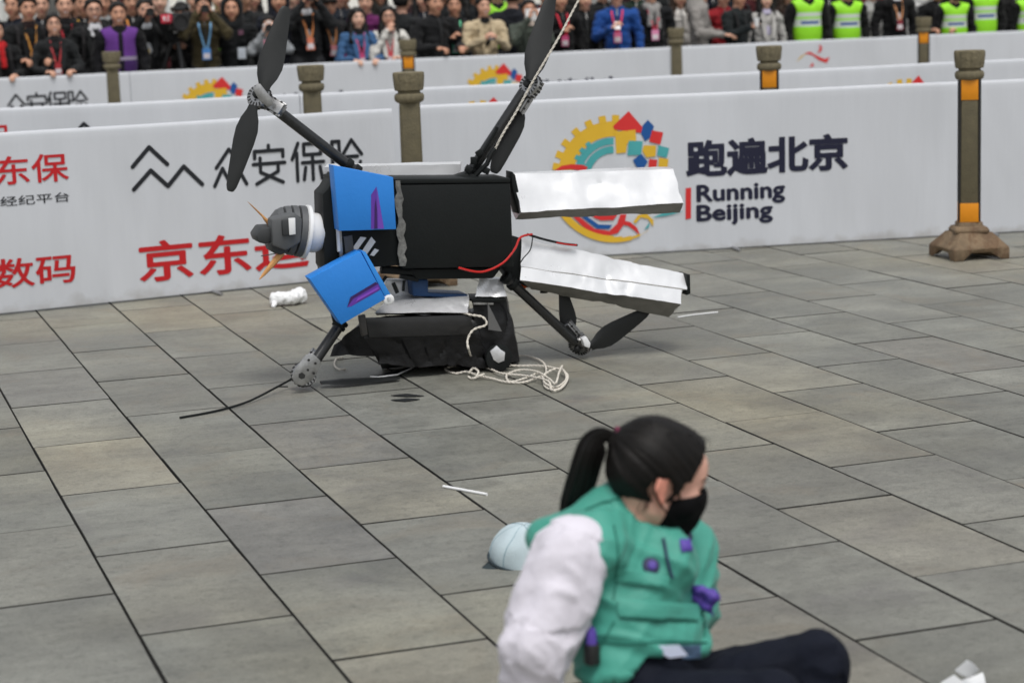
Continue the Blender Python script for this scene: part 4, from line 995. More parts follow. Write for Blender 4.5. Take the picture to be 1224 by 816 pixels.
# ================================================================ THE SEATED VOLUNTEER
from mathutils.bvhtree import BVHTree
M_SKIN = mat('skin', srgb(222, 172, 152), .5, var=.06, vscale=18, bump=.0006, bscale=160, sss=.12)
M_EAR = mat('reddish_ear', srgb(222, 150, 130), .5, var=.08, vscale=30, sss=.15)
M_HAIR = mat('black_hair', (.011, .009, .008), .38, var=.3, vscale=60, spec=.45, stretch=(1, 1, 1))
def hair_mat(name, col, mapscale):
    m = mat(name, col, .5, spec=.22); n = m.node_tree.nodes; l = m.node_tree.links; b = n['Principled BSDF']
    tc = n.new('ShaderNodeTexCoord'); uvn = tc.outputs['UV']; mp = n.new('ShaderNodeMapping'); mp.inputs['Scale'].default_value = mapscale; l.new(uvn, mp.inputs[0])
    t = n.new('ShaderNodeTexNoise'); t.inputs['Scale'].default_value = 1; t.inputs['Detail'].default_value = 6; t.inputs['Roughness'].default_value = .7; l.new(mp.outputs[0], t.inputs['Vector'])
    r = n.new('ShaderNodeValToRGB'); r.color_ramp.elements[0].position = .35; r.color_ramp.elements[1].position = .7
    r.color_ramp.elements[0].color = (col[0]*.5, col[1]*.5, col[2]*.5, 1); r.color_ramp.elements[1].color = (col[0]*2.2, col[1]*2.1, col[2]*2, 1)
    l.new(t.outputs[0], r.inputs[0]); l.new(r.outputs[0], b.inputs['Base Color'])
    bp = n.new('ShaderNodeBump'); bp.inputs['Distance'].default_value = .003; l.new(t.outputs[0], bp.inputs['Height']); l.new(bp.outputs[0], b.inputs['Normal'])
    return m
M_HAIRS = hair_mat('combed_black_hair', (.0046, .0038, .0034), (60, 3, 1))
M_JACKET = mat('white_jacket_sleeve', srgb(218, 214, 224), .8, var=.04, vscale=7, bump=.003, bscale=30, sheen=.1)
M_VEST = mat('teal_vest', srgb(64, 150, 133), .62, var=.07, vscale=6, bump=.004, bscale=26, sheen=.1)
M_NAVY = mat('navy_trousers', srgb(17, 21, 33), .85, spec=.2, var=.15, vscale=8, bump=.003, bscale=40)
M_MASK = mat('black_mask', (.0025, .0025, .003), .85, spec=.15, bump=.0006, bscale=300)
M_VIO = mat('violet_cloth', srgb(84, 62, 156), .6, var=.12, vscale=20)
M_DKNAVY = mat('navy_zip', srgb(28, 34, 74), .5)
A3 = lambda v: np.array(v, float)
def vnormals(V, F):
    n = np.cross(V[F[:, 2]]-V[F[:, 0]], V[F[:, 3]]-V[F[:, 1]]); N = np.zeros_like(V)
    for i in range(4): np.add.at(N, F[:, i], n)
    return N/np.maximum(np.linalg.norm(N, axis=1), 1e-12)[:, None]
def nz(P, sc, seed=0):
    return np.array([noise.noise(Vector((p[0]*sc[0]+seed, p[1]*sc[1]+seed*.7, p[2]*sc[2]-seed))) for p in P])

YW = 4.5
wm_base = atz(770, 960, 0); wm_base = Vector((at(770, 850, 4.45).x, 4.45, 0))
wm = thing('person', 'seated woman in teal vest and white sleeves with black mask and ponytail, facing right', 'person', wm_base)
Hc = at(787, 573, YW); HAZ, HPI = R(14), R(-20)
hf = Vector((math.cos(HAZ)*math.cos(HPI), math.sin(HAZ)*math.cos(HPI), math.sin(HPI))); hsd = Vector((math.sin(HAZ), -math.cos(HAZ), 0)); hu = hsd.cross(hf)
hp = lambda a, b, c: Hc+hf*a+hsd*b+hu*c
def hl(P): Q = P-A3(Hc); return Q@A3(hf), Q@A3(hsd), Q@A3(hu)
def hpr(a, b, ra, rb=None, flat=1, n=None, k=.02, tag=0): return prim(hp(*a), hp(*b), ra, rb, flat, n if n is not None else hsd, k, tag)
neck = at(757, 618, 4.53); chest = at(753, 700, 4.49); pel = at(772, 850, 4.42)
sR = at(683, 668, 4.36); eR = at(643, 768, 4.30); wR = at(622, 900, 4.33)
sL = at(806, 664, 4.66); eL = at(785, 765, 4.84); wL = at(775, 870, 4.92)
hR = at(748, 842, 4.38); kR = at(920, 842, 4.20); aR = at(1010, 985, 4.16)
hL = at(805, 838, 4.60); kL = at(974, 794, 4.58); aL = at(985, 990, 4.45)
tside = (sR-sL).normalized(); tax = (neck-pel).normalized(); tfr = tside.cross(tax)*-1
if tfr.x < 0: tfr = -tfr
sk, sl_, tr = 0, 1, 2
body = [
 hpr((-.025,0,.032), (-.022,0,.030), .088, flat=.88), hpr((.028,0,.030), (.028,0,.0), .072, .068, flat=.92), hpr((.06,0,.05), (.066,0,.0), .040, .036, k=.03),
 hpr((.03,0,-.045), (.066,0,-.098), .056, .030, flat=.95, k=.03), hpr((.0,.045,-.06), (.055,.018,-.10), .022, .020), hpr((.0,-.045,-.06), (.055,-.018,-.10), .022, .020),
 hpr((.088,0,.022), (.112,0,-.028), .009, .014, k=.012), hpr((.083,.032,.028), (.090,-.0,.028), .011, k=.012), hpr((.083,-.032,.028), (.090,0,.028), .011, k=.012),
 hpr((.07,.036,-.02), (.06,.044,-.035), .024, k=.02), hpr((.07,-.036,-.02), (.06,-.044,-.035), .024, k=.02), hpr((.09,0,-.062), (.092,0,-.066), .016, k=.012)]
for s_ in (1, -1):
    body += [hpr((-.022,.082*s_,.008), (-.010,.079*s_,-.040), .0165, .0105, flat=.4, k=.008, tag=5), hpr((-.030,.085*s_,.012), (-.033,.087*s_,-.012), .006, k=.004, tag=5), hpr((-.032,.086*s_,.013), (-.012,.082*s_,.019), .0045, k=.004, tag=5), hpr((-.033,.085*s_,-.012), (-.015,.081*s_,-.036), .0045, k=.004, tag=5)]
body += [prim(hp(-.03,0,-.05), neck, .050, .058, k=.04, tag=sk)]
# shirt and jacket body under the vest
body += [prim(neck-tax*.02, chest, .085, .135, .68, tfr, .05, 4), prim(chest, pel+tax*.10, .138, .135, .70, tfr, .05, 4), prim(pel+tax*.1, pel, .14, .145, .8, tfr, .05, tr), prim(sL*.8+neck*.2, sR*.8+neck*.2, .072, k=.06, tag=4)]
body += [prim(sR, eR, .099, .085, k=.03, tag=sl_), prim(eR, wR, .086, .058, k=.02, tag=sl_), prim(wR, wR.lerp(eR, .08), .05, .05, k=.01, tag=sl_)]
body += [prim(sL, eL, .060, .058, k=.03, tag=sl_), prim(eL, wL, .068, .048, k=.02, tag=sl_)]
body += [prim(hR, kR, .098, .074, k=.04, tag=tr), prim(kR, aR, .076, .05, k=.02, tag=tr), prim(hL, kL, .094, .080, k=.04, tag=tr), prim(kL, aL, .078, .052, k=.02, tag=tr)]
fl = Vector((.85, -.5, 0))
for a_ in (aR, aL): body += [prim(a_, Vector((a_.x, a_.y, max(a_.z-.05, .04)))+fl*.03, .045, .04, k=.02, tag=3), prim(Vector((a_.x, a_.y, max(a_.z-.06, .04))), Vector((a_.x, a_.y, max(a_.z-.08, .035)))+fl*.16, .04, .035, .8, (0,0,1), .02, 3)]
for w_, e_, s_ in ((wR, eR, 1), (wL, eL, -1)):
    dn = Vector((-.25, -.1, -1)); body += hand_prims(w_+dn*.03, dn, Vector((-.9, -.2, .0)), s_, .17, .9, 0, .0088)
Vw, Fw = sdf_mesh(body, .0062)
Tw = near_tag(Vw, body); Nw = vnormals(Vw, Fw)
# folds: creases run across the sleeve and across the trouser legs
def limb_folds(V, N, T, tg, A, B, amp, seed, freq=26, rot=.5):
    d = A3(B-A); L_ = np.linalg.norm(d); d /= L_; al = (V-A3(A))@d; rad = V-A3(A)-al[:, None]*d; a1 = A3(Vector(d).orthogonal().normalized()); a2 = np.cross(d, a1)
    th = np.arctan2(rad@a2, rad@a1); x = (T == tg) & (al > -.06) & (al < L_+.06) & (np.linalg.norm(rad, axis=1) < .16)
    Q = np.stack([al*freq+rot*np.sin(th*2+seed), np.cos(th)*1.3, np.sin(th)*1.3], 1)[x]
    n_ = nz(Q, (1, 1, 1), seed); n2 = nz(Q, (.45, 1.2, 1.2), seed+9)
    out = np.zeros(len(V)); n4 = nz(Q, (1.9, 1.6, 1.6), seed+21); out[x] = (-np.abs(n_)*.9+n2*1.1-np.abs(n4)*.22)*amp; return V+N*out[:, None]
Vw = limb_folds(Vw, Nw, Tw, 1, sR, eR, .011, 3, 20); Vw = limb_folds(Vw, Nw, Tw, 1, eR, wR, .010, 8, 22)
Vw = limb_folds(Vw, Nw, Tw, 2, hL, kL, .010, 4, 18); Vw = limb_folds(Vw, Nw, Tw, 2, hR, kR, .010, 6, 18)
M_SHOE = mat('dark_shoe', (.03, .03, .032), .5)
Vw[:, 2] = np.maximum(Vw[:, 2], .003)
np_mesh('body', Vw, Fw, [M_SKIN, M_JACKET, M_NAVY, M_SHOE, M_DKNAVY, M_EAR], Tw, wm)
# vest: torso shell, open at neck and armholes
vp = [prim(neck+tax*.0, chest, .095, .156, .72, tfr, .05), prim(chest, pel+tax*.09, .158, .165, .74, tfr, .05), prim(pel+tax*.10, pel+tax*.02, .165, .172, .8, tfr, .05), prim(sL*.95+neck*.05+tax*.0, sR*.80+neck*.20+tax*.0, .078, .080, k=.05), prim(sR*.8+neck*.2, sR-tfr*.045+tax*.045, .072, .050, k=.05), prim(sL, sL-tax*.12-tside*.0, .09, .10, k=.05), prim(at(716, 612, 4.50), at(662, 640, 4.43), .042, .036, k=.05)]
vp += [prim(neck+tfr*.02-tax*.02, neck+tfr*.09-tax*.10, .062, .07, k=.05)]
vp += [prim(neck-tfr*.03-tside*.03+tax*.002, neck-tfr*.03+tside*.03+tax*.002, .050, k=.04)]
cutp = [prim(hp(-.02,0,-.06), neck-tax*.02+tfr*.005, .060, .062, k=.012, op='sub'), prim(sR+tside*.045-tax*.02, sR.lerp(eR, .5)+tside*.03, .085, .09, k=.012, op='sub')]
hemo = pel+tax*.055
def vcut(P):
    q = (P-A3(hemo)); return -(q@A3(tax)) + .088 - 1.0*np.maximum(q@A3(tside)-.118, -.0) + .010*np.sin((q@A3(tside))*34)
Vv, Fv = sdf_mesh(vp+cutp, .0052, vcut); Nv = vnormals(Vv, Fv)
qa, qs, qf = (Vv-A3(pel))@A3(tax), (Vv-A3(pel))@A3(tside), (Vv-A3(pel))@A3(tfr)
Q = np.stack([qa*19-np.abs(qs)*9, qs*7, qf*7], 1); Q2 = np.stack([qa*9+qs*12, qs*4, qf*5], 1)
d_ = -np.abs(nz(Q, (.8, .8, .8), 5))*.026+nz(Q2, (.8, .8, .8), 2)*.016-np.abs(nz(Q2, (1.7, .9, .9), 31))*.013+nz(Q, (2, 1, 1), 12)*.003
Vv = Vv+Nv*(d_+.014)[:, None]
np_mesh('vest', Vv, Fv, M_VEST, None, wm)
bv = BVHTree.FromPolygons([Vector(v) for v in Vv], [tuple(f) for f in Fv])
def onto(px, py, off=.004):
    d = ray(px, py).normalized(); h = bv.ray_cast(Vector((0, 0, H)), d)
    return (h[0]+h[1]*off) if h[0] is not None else None
def patch(name, pxs, m, off=.006, n=10, thick=.004):
    # a sewn-on quad of cloth following the vest
    a, b_, c, d = [Vector((*p, 0)) for p in pxs]; vs = []; fs = []
    for i in range(n+1):
        for j in range(n+1):
            q = a.lerp(b_, i/n).lerp(d.lerp(c, i/n), j/n); e = 0 if i in (0, n) or j in (0, n) else thick
            r_ = onto(q.x, q.y, off-thick+e)
            vs.append(r_)
    for i in range(n+1):
        for j in range(n+1):
            k = i*(n+1)+j
            if vs[k] is None: vs[k] = next((v for v in vs[k::-1] if v is not None), None) or next(v for v in vs if v is not None)
    for i in range(n):
        for j in range(n): fs.append((i*(n+1)+j, i*(n+1)+j+1, (i+1)*(n+1)+j+1, (i+1)*(n+1)+j))
    mb = MB(); mb.add(vs, fs); mb.build(name, m, wm, smooth=60)
patch('pocket_flap', [(737,716),(838,722),(832,742),(742,738)], M_VEST, .012)
patch('chest_flap', [(737,676),(800,690),(795,702),(735,694)], M_VEST, .010)
pz = [onto(x, y, .005) for x, y in ((793,644),(795,655),(797,665),(800,678),(803,690))]; pz = [p for p in pz if p is not None]
if len(pz) > 2: mb = MB(); mb.tube(pz, .0036, 8); mb.build('zip', M_DKNAVY, wm)
M_SEAM = mat('dark_teal_seam', srgb(34, 112, 98), .8)
def seamline(pts, r=.0022):
    q = curve([Vector((x, y, 0)) for x, y in pts], 6); q = [onto(v.x, v.y, .002) for v in q]; q = [v for v in q if v is not None]
    if len(q) > 3: mb = MB(); mb.tube(q, r, 5); mb.build('seam', M_SEAM, wm)
for L_ in ([(733,628),(738,655),(737,690),(733,716)], [(735,742),(722,765),(712,790)], [(836,700),(838,720),(842,760)], [(742,738),(786,742),(832,741)], [(700,610),(722,600),(742,596)], [(742,716),(742,738)], [(690,760),(740,768),(800,766),(845,768)]): seamline(L_)
def disc(px, py, r, name, m, parent=wm, off=.006):
    d = ray(px, py).normalized(); h = bv.ray_cast(Vector((0, 0, H)), d)
    if h[0] is None: return None
    mb = MB(); mb.lathe([(r, 0), (r, .004), (r*.9, .007), (r*.2, .008)], h[0]+h[1]*(off-.006), h[1], 20); return mb.build(name, m, parent, origin=wm_base)
disc(778, 676, .021, 'round_badge', M_DKNAVY); disc(779, 676, .0105, 'badge_centre', M_VIO, off=.012)
patch('violet_patch', [(812,645),(824,645),(827,658),(814,660)], M_VIO, .008, 5)
# ribbon bundle at her far side, belt pouch and pass
rp_ = [prim(at(820,709,4.50), at(838,705,4.45), .016, .018, .6, (.3,0,1), .01), prim(at(838,705,4.45), at(852,712,4.44), .020, .016, .5, (.5,.3,1), .008), prim(at(852,712,4.44), at(846,724,4.45), .014, .012, k=.008), prim(at(832,712,4.46), at(846,724,4.45), .013, .013, k=.008), prim(at(846,722,4.45), at(852,735,4.45), .010, .004, k=.008)]
Vq, Fq = sdf_mesh(rp_, .004); Vq = Vq+vnormals(Vq, Fq)*(nz(Vq, (60, 60, 60), 4)*.006)[:, None]; np_mesh('violet_ribbon', Vq, Fq, M_VIO, None, wm)
mb = MB(); q = onto(712, 782, .015) or at(712, 782, 4.3); mb.box(q, (.03, .03, .05), Matrix.Rotation(.5, 3, 'Z')); mb.build('radio', mat('black_plastic', (.015, .015, .016), .45), wm, bevel=.006)
mb = MB(); mb.tube([q+Vector((0, 0, .02)), q+Vector((.0, 0, .05)), q+Vector((.003, 0, .062))], [.013, .012, .004], 10); mb.build('radio_tag', M_VIO, wm)
fp = at(806, 780, 4.32)
mb = MB(); mb.prism([at(x, y, 4.31) for x, y in ((777,772),(812,771),(822,783),(800,786))], (0, .004, 0)); mb.build('pass_card', mat('pale_blue_card', srgb(206, 214, 236), .4), wm)
mb = MB(); mb.prism([at(x, y, 4.33) for x, y in ((812,772),(838,771),(838,786),(816,787))], (0, .006, 0)); mb.build('pass_pouch', mat('printed_pouch', srgb(70, 92, 118), .5, var=.5, vscale=60), wm)
# mask
mk = [hpr((.03,0,-.045), (.066,0,-.098), .064, .038, flat=.98, k=.03), hpr((.0,.045,-.06), (.055,.018,-.10), .030, .028), hpr((.0,-.045,-.06), (.055,-.018,-.10), .030, .028), hpr((.030,0,.004), (.030,0,-.03), .077, .070, flat=.93),
 hpr((.07,.036,-.02), (.06,.044,-.035), .032, k=.02), hpr((.07,-.036,-.02), (.06,-.044,-.035), .032, k=.02), hpr((.096,0,-.020), (.098,0,-.062), .026, .026, k=.045), hpr((.088,0,.015), (.108,0,-.028), .012, .018, k=.02)]
def mcut(P):
    a, b, c = hl(P); top = (c+.016)-.41*(a-.05); back = .022+.10*(c+.02)-a; bot = -(c+.135)+.2*a
    return np.maximum(np.maximum(top, back), bot)
Vm, Fm = sdf_mesh(mk, .0055, mcut); np_mesh('face_mask', relax(Vm, Fm, 1), Fm, M_MASK, None, wm)
for s_ in (1, -1):
    mb = MB(); mb.tube(curve([hp(.052,.060*s_,-.078), hp(.025,.073*s_,-.064), hp(-.010,.084*s_,-.042), hp(-.036,.086*s_,-.012), hp(-.032,.083*s_,.012), hp(-.005,.078*s_,.018), hp(.02,.074*s_,.0), hp(.045,.066*s_,-.03)], 5), .0028, 6); mb.build('ear_loop', M_MASK, wm)
    mb = MB(); mb.sphere(hp(.083,.031*s_,.008), .0125); mb.build('eye', mat('eye_white', (.7,.68,.66), .2) if s_ == 1 else bpy.data.materials['eye_white'], wm)
    mb = MB(); mb.tube(curve([hp(.086,.048*s_,.006), hp(.097,.036*s_,.011), hp(.101,.026*s_,.010), hp(.098,.018*s_,.004)], 5), .003, 6); mb.build('eyelash', M_MASK, wm)
    mb = MB(); mb.tube(curve([hp(.085,.052*s_,.030), hp(.097,.036*s_,.036), hp(.102,.018*s_,.030)], 5), [.0025]*5+[.0035]*6, 6); mb.build('eyebrow', M_HAIR, wm)
# hair cap, combed back to the tie
tie = at(736, 523, YW)
hrp = [hpr((-.030,0,.038), (-.028,0,.036), .103, flat=.90), hpr((.026,0,.048), (.022,0,.02), .083, flat=.95), hpr((-.05,0,.0), (-.04,0,-.03), .070, .06, flat=1.0, k=.03), hpr((.02,.062,-.01), (.022,.064,.02), .020, k=.02), hpr((.02,-.062,-.01), (.022,-.064,.02), .020, k=.02), prim(hp(-.06,0,.055), tie, .046, .011, k=.035)]
def hcut(P):
    a, b, c = hl(P); hair_line = a-(.036+.33*(c+.012)-.012*np.minimum(1, (b/.06)**2)*(c<.02)); low = -(c+.062)+np.maximum(0, .78*(a+.060))*(a < .004); ear = .030-np.sqrt((a+.016)**2+(c+.012)**2)
    ear = np.where(np.abs(b) > .05, ear, -1)
    return np.maximum(np.maximum(hair_line, -(c+.064)+.3*np.abs(b)), ear)
Vh, Fh = sdf_mesh(hrp, .0055, hcut)
Lt = [float(x) for x in ((tie-Hc).dot(hf), 0, (tie-Hc).dot(hu))]
dirt = A3((tie-Hc).normalized())
def hair_uv(me, org):
    # angle round the tie axis = across the strands; distance from the tie = along them
    V = np.array([v.co[:] for v in me.vertices])+A3(org)-A3(Hc); al = V@dirt; rad = V-al[:, None]*dirt; x = A3(Vector(dirt).orthogonal().normalized()); y = np.cross(dirt, x)
    th = np.arctan2(rad@y, rad@x)/(2*math.pi); uvl = me.uv_layers.new(name='UVMap')
    for p in me.polygons:
        ts = [th[v] for v in p.vertices]; wr = max(ts)-min(ts) > .5
        for li, v in zip(p.loop_indices, p.vertices): uvl.data[li].uv = ((th[v]+1 if wr and th[v] < 0 else th[v]), al[v]*5)
Nh = vnormals(Vh, Fh); Vr = Vh-A3(Hc); alh = Vr@dirt; rdh = Vr-alh[:, None]*dirt; xo = A3(Vector(dirt).orthogonal().normalized()); tho = np.arctan2(rdh@np.cross(dirt, xo), rdh@xo)
Vh = Vh+Nh*(nz(np.stack([np.cos(tho)*7, np.sin(tho)*7, alh*6], 1), (1, 1, 1), 3)*.004+nz(np.stack([np.cos(tho)*17, np.sin(tho)*17, alh*5], 1), (1, 1, 1), 7)*.002)[:, None]
ho = np_mesh('hair', Vh, Fh, M_HAIRS, None, wm); hair_uv(ho.data, wm_base)
# ponytail of many strand tubes
M_STR = mat('hair_strand', (.0065, .0055, .005), .45, spec=.28)
path = curve([tie+hf*.01, at(722,519,4.5), at(710,526,4.5), at(702,545,4.5), at(695,568,4.51), at(687,592,4.52), at(681,614,4.53), at(680,640,4.53)], 6)
rad_ = [.010+.0215*min(1, max(0, i-3)/12)-.006*max(0, (i-26)/16) for i in range(len(path))]
pt = MB(); pt.tube(path, [r*.86 for r in rad_], 12)
rr = random.Random(8)
for k in range(130):
    an = rr.uniform(0, 6.283); fr = math.sqrt(rr.uniform(.4, 1.0))*rr.choice((1, 1, 1, 1.12, 1.25)); sp = rr.uniform(-.5, .5); end = int(len(path)*rr.uniform(.75, 1)); q = []
    for i in range(0, end, 2):
        tg = (path[min(i+1, len(path)-1)]-path[max(i-1, 0)]).normalized(); n1 = tg.cross(Vector((0, 1, 0))).normalized(); n2 = tg.cross(n1)
        a_ = an+sp*i/len(path); q.append(path[i]+(n1*math.cos(a_)*.95+n2*math.sin(a_)*.8)*rad_[i]*fr)
    if len(q) > 3: pt.tube(q, [.0028]*(len(q)-1)+[.0008], 4, caps=False)
po = pt.build('ponytail', M_STR, wm, smooth=60); po['kind'] = 'stuff'
mb = MB(); ring = [tie-dirt_*.0 for dirt_ in [hf]]; 
ta = (path[2]-path[0]).normalized(); t1 = ta.orthogonal().normalized(); t2 = ta.cross(t1); c0 = path[2]
mb.tube([c0+(t1*math.cos(a)+t2*math.sin(a))*(.0185+.002*math.sin(a*7)) for a in [2*math.pi*k/28 for k in range(28)]], .008, 8, closed=True); mb.build('hair_tie', mat('magenta_hair_tie', srgb(104, 18, 58), .7, bump=.002, bscale=120), wm)
# a few loose hairs
mb = MB()
for k in range(26):
    a = rr.uniform(-.08, .08); b = rr.uniform(-.07, .07); p0 = hp(a, b, .125); q = [p0-hu*.03, p0+hu*rr.uniform(-.004, .006)+hf*rr.uniform(-.02, .01), p0-hf*rr.uniform(.02, .05)-hu*rr.uniform(.0, .02)]
    mb.tube(curve(q, 4), .0006, 3, caps=False)
for k in range(18):
    b = rr.choice((-1, 1))*rr.uniform(.06, .075); p0 = hp(rr.uniform(-.06, -.03), b, rr.uniform(-.06, -.04)); mb.tube(curve([p0+hu*.03, p0, p0-hu*rr.uniform(.015, .035)-hf*rr.uniform(-.01, .02)], 4), .0007, 3, caps=False)
x = mb.build('loose_hair', M_STR, wm); x['kind'] = 'stuff'
# ================================================================ THE CROWD BEHIND THE BACK ROW OF BANNERS
SKINS = [mat('face_skin', srgb(*c), .55, var=.05, vscale=20) for c in ((206,158,134), (192,142,116), (218,174,152), (176,128,104))]
M_CHAIR = mat('dark_hair', (.010, .009, .0085), .5, spec=.3); M_BRHAIR = mat('brown_hair', (.035, .02, .013), .5, spec=.3)
M_LIP = mat('lips', srgb(150, 70, 66), .5); M_PUP = mat('dark_eye', (.012, .01, .01), .3); M_TEETH = mat('teeth', (.75, .74, .70), .4); M_GLASS = mat('spectacle_frame', (.02, .02, .02), .3)
M_CPANT = mat('dark_trousers', (.016, .017, .02), .85); M_CSHOE = mat('shoes', (.02, .02, .02), .6)
M_LIME = mat('lime_safety_vest', srgb(150, 226, 36), .6, var=.06, vscale=8, bump=.003, bscale=20); M_REFL = mat('silver_reflective_tape', srgb(206, 216, 206), .35); M_BLUTXT = mat('blue_vest_lettering', srgb(70, 96, 150), .5)
M_DEV = mat('camera_black', (.012, .012, .013), .45, var=.1, vscale=40); M_GLS = mat('lens_glass', (.01, .01, .02), .05, spec=1)
n3 = -nb                     # away from the camera, square to the back row
FACE = math.atan2(nb.y, nb.x)+math.pi/2
def strap_mesh(name, pts, wd, m, parent, xf, thick=.004):
    mb = MB(); vs = []
    for i, p in enumerate(pts):
        t_ = (pts[min(i+1, len(pts)-1)]-pts[max(i-1, 0)]).normalized(); s_ = t_.cross(Vector((0, 1, 0))).normalized()
        vs += [xf@(p-s_*wd/2), xf@(p+s_*wd/2), xf@(p+s_*wd/2+Vector((0, thick, 0))), xf@(p-s_*wd/2+Vector((0, thick, 0)))]
    fs = []
    for i in range(len(pts)-1):
        for k in range(4): fs.append((i*4+k, i*4+(k+1) % 4, i*4+4+(k+1) % 4, i*4+4+k))
    mb.add(vs, fs); return mb.build(name, m, parent, smooth=0)
K_STR = cloth(44, 42, 44)
def crowd_person(px, py, back, label, jacket, hair='short', yaw=0, pose='down', top=None, lanyard=None, badge=None, vest=None, glasses=False, collar=None, skin=0, pitch=0, scale=None, smile=False, wide=1.0, hairm=None, patch=None, hood=None, girl=False, bald=False, lean=0, scarf=None, mask=False):
    Y = l3(0); p = at(px, py, 25)
    for _ in range(6): Y = l3(p.x)+back; p = at(px, py, Y)
    s = p.z/1.605; s = max(.86, min(1.16, s)) if scale is None else scale
    root = Vector((p.x, p.y, 0)); t = thing('person', label, 'person', root, 'spectators and staff behind the back row of banners')
    xf = Matrix.Translation(root)@Matrix.Rotation(FACE*0+math.atan2(.405, 1)*.5+R(yaw), 4, 'Z')@Matrix.Diagonal((s*wide, s*wide, s, 1))
    hm = Matrix.Translation((0, -lean, 1.50))@Matrix.Rotation(R(pitch), 4, 'X')@Matrix.Translation((0, lean*0, -1.50))
    hq = lambda x, y, z: hm@Vector((x, y, z))
    sh = .178 if girl else .195; ar = .055 if girl else .066
    P_ = [prim(hq(0,.018,1.640), hq(0,.016,1.636), .084, flat=.9, n=(1,0,0), k=.02), prim(hq(0,-.028,1.635), hq(0,-.03,1.60), .072, .066, flat=.95, n=(1,0,0)), prim(hq(0,-.035,1.565), hq(0,-.062,1.520), .055, .030), prim(hq(0,-.092,1.612), hq(0,-.108,1.585), .009, .013, k=.012),
          prim(hq(.077,.012,1.62), hq(.076,.008,1.59), .017, .011, .5, (1,0,0), .008), prim(hq(-.077,.012,1.62), hq(-.076,.008,1.59), .017, .011, .5, (1,0,0), .008),
          prim(hq(.036,-.050,1.590), hq(.034,-.05,1.575), .036), prim(hq(-.036,-.050,1.590), hq(-.034,-.05,1.575), .036), prim(Vector((0,.012-lean*.6,1.41)), hq(0,.005,1.54), .055, .050, k=.03)]
    cl = 1; cx = -lean*.5
    P_ += [prim((0,.01,.95), (0,.01,1.10), .150, .145, .72, (0,1,0), .05, cl), prim((0,.01,1.10), (0,.012+cx,1.33), .148, .160, .70, (0,1,0), .05, cl), prim((-sh+.03,.012+cx,1.385), (sh-.03,.012+cx,1.385), .068, k=.05, tag=cl), prim((0,.014+cx,1.40), (0,.01+cx,1.455), .075, .062, k=.02, tag=cl)]
    if top is not None: P_ += [prim((0,-.062+cx,1.20), (0,-.052+cx,1.37), .055, .050, .8, (0,1,0), .01, 4), prim((0,-.02+cx,1.40), (0,-.03+cx,1.44), .058, k=.012, tag=4)]
    HP_ = {'down': [((.255,.03,1.12), (.25,-.04,.90), (0,-.1,-1), (-.9,0,0))]*2, 'rail': [((.26,-.05,1.13), (.13,-.29,1.12), (-.35,-.9,-.1), (0,0,-1))]*2,
           'camera': [((.23,-.20,1.33), (.078,-.215,1.54), (-.45,-.1,1), (-.7,-.1,0))]*2, 'chest': [((.245,-.05,1.14), (.075,-.255,1.24), (-.7,-.3,.5), (0,.4,-1))]*2, 'phone': [((.22,-.19,1.24), (.07,-.285,1.50), (-.25,-.1,1), (-.8,.2,0))]*2,
           'chin': [((.22,-.16,1.13), (.035,-.15,1.43), (-.5,.1,.8), (-.4,.6,0)), ((.25,-.06,1.13), (.11,-.26,1.13), (-.6,-.5,0), (0,0,-1))],
           'one': [((.245,-.05,1.14), (.075,-.265,1.24), (-.7,-.3,.5), (0,.4,-1)), ((.255,.03,1.12), (.25,-.04,.90), (0,-.1,-1), (-.9,0,0))]}[pose]
    for sd, (el, wr, d_, nr) in zip((-1, 1), HP_):
        f = lambda v: Vector((v[0]*sd, v[1]+(cx if v[2] > 1 else 0), v[2])); a = Vector((sh*sd, .012+cx, 1.375))
        P_ += [prim(a, f(el), ar*1.08, ar*.92, k=.03, tag=cl), prim(f(el), f(wr), ar*.92, ar*.68, k=.02, tag=cl)]
        dv = Vector((d_[0]*sd, d_[1], d_[2])); nv = Vector((nr[0]*sd, nr[1], nr[2])); P_ += hand_prims(f(wr)+dv.normalized()*.02, dv, nv, sd, .175, .9, 0, .0105)
    for sd in (-1, 1): P_ += [prim((.09*sd,.01,.93), (.10*sd,0,.48), .10, .065, k=.04, tag=2), prim((.10*sd,0,.48), (.105*sd,.03,.09), .066, .045, k=.02, tag=2), prim((.105*sd,.03,.05), (.11*sd,-.14,.04), .045, .04, k=.02, tag=3)]
    V, F = sdf_mesh(P_, .0145); T = near_tag(V, P_); N = vnormals(V, F)
    sd_ = px*.37+py; x = T == 1
    V[x] += N[x]*((nz(np.stack([V[x][:, 0]*11, V[x][:, 1]*11, V[x][:, 2]*17], 1), (1, 1, 1), sd_)*.016-np.abs(nz(V[x]*np.array([14, 14, 22]), (1, 1, 1), sd_+5))*.018))[:, None]
    np_mesh('body', V, F, [SKINS[skin], jacket, M_CPANT, M_CSHOE, top or jacket], T, t, xf=xf)
    HM = hairm or M_CHAIR
    # hair, hood or cap
    hp_ = [prim(hq(0,.022,1.650), hq(0,.020,1.646), .098, flat=.92, n=(1,0,0), k=.02), prim(hq(0,-.020,1.660), hq(0,-.02,1.64), .084, .078, k=.02)]
    if hair == 'long': 
        for sd in (-1, 1): hp_ += [prim(hq(.072*sd,.0,1.63), Vector((.098*sd,-.045+cx,1.34)), .036, .040, k=.03), prim(hq(.05*sd,.06,1.62), Vector((.07*sd,.08+cx,1.36)), .055, .05, k=.03)]
    if hair == 'bun': hp_ += [prim(hq(0,.10,1.66), hq(0,.12,1.65), .045, k=.02)]
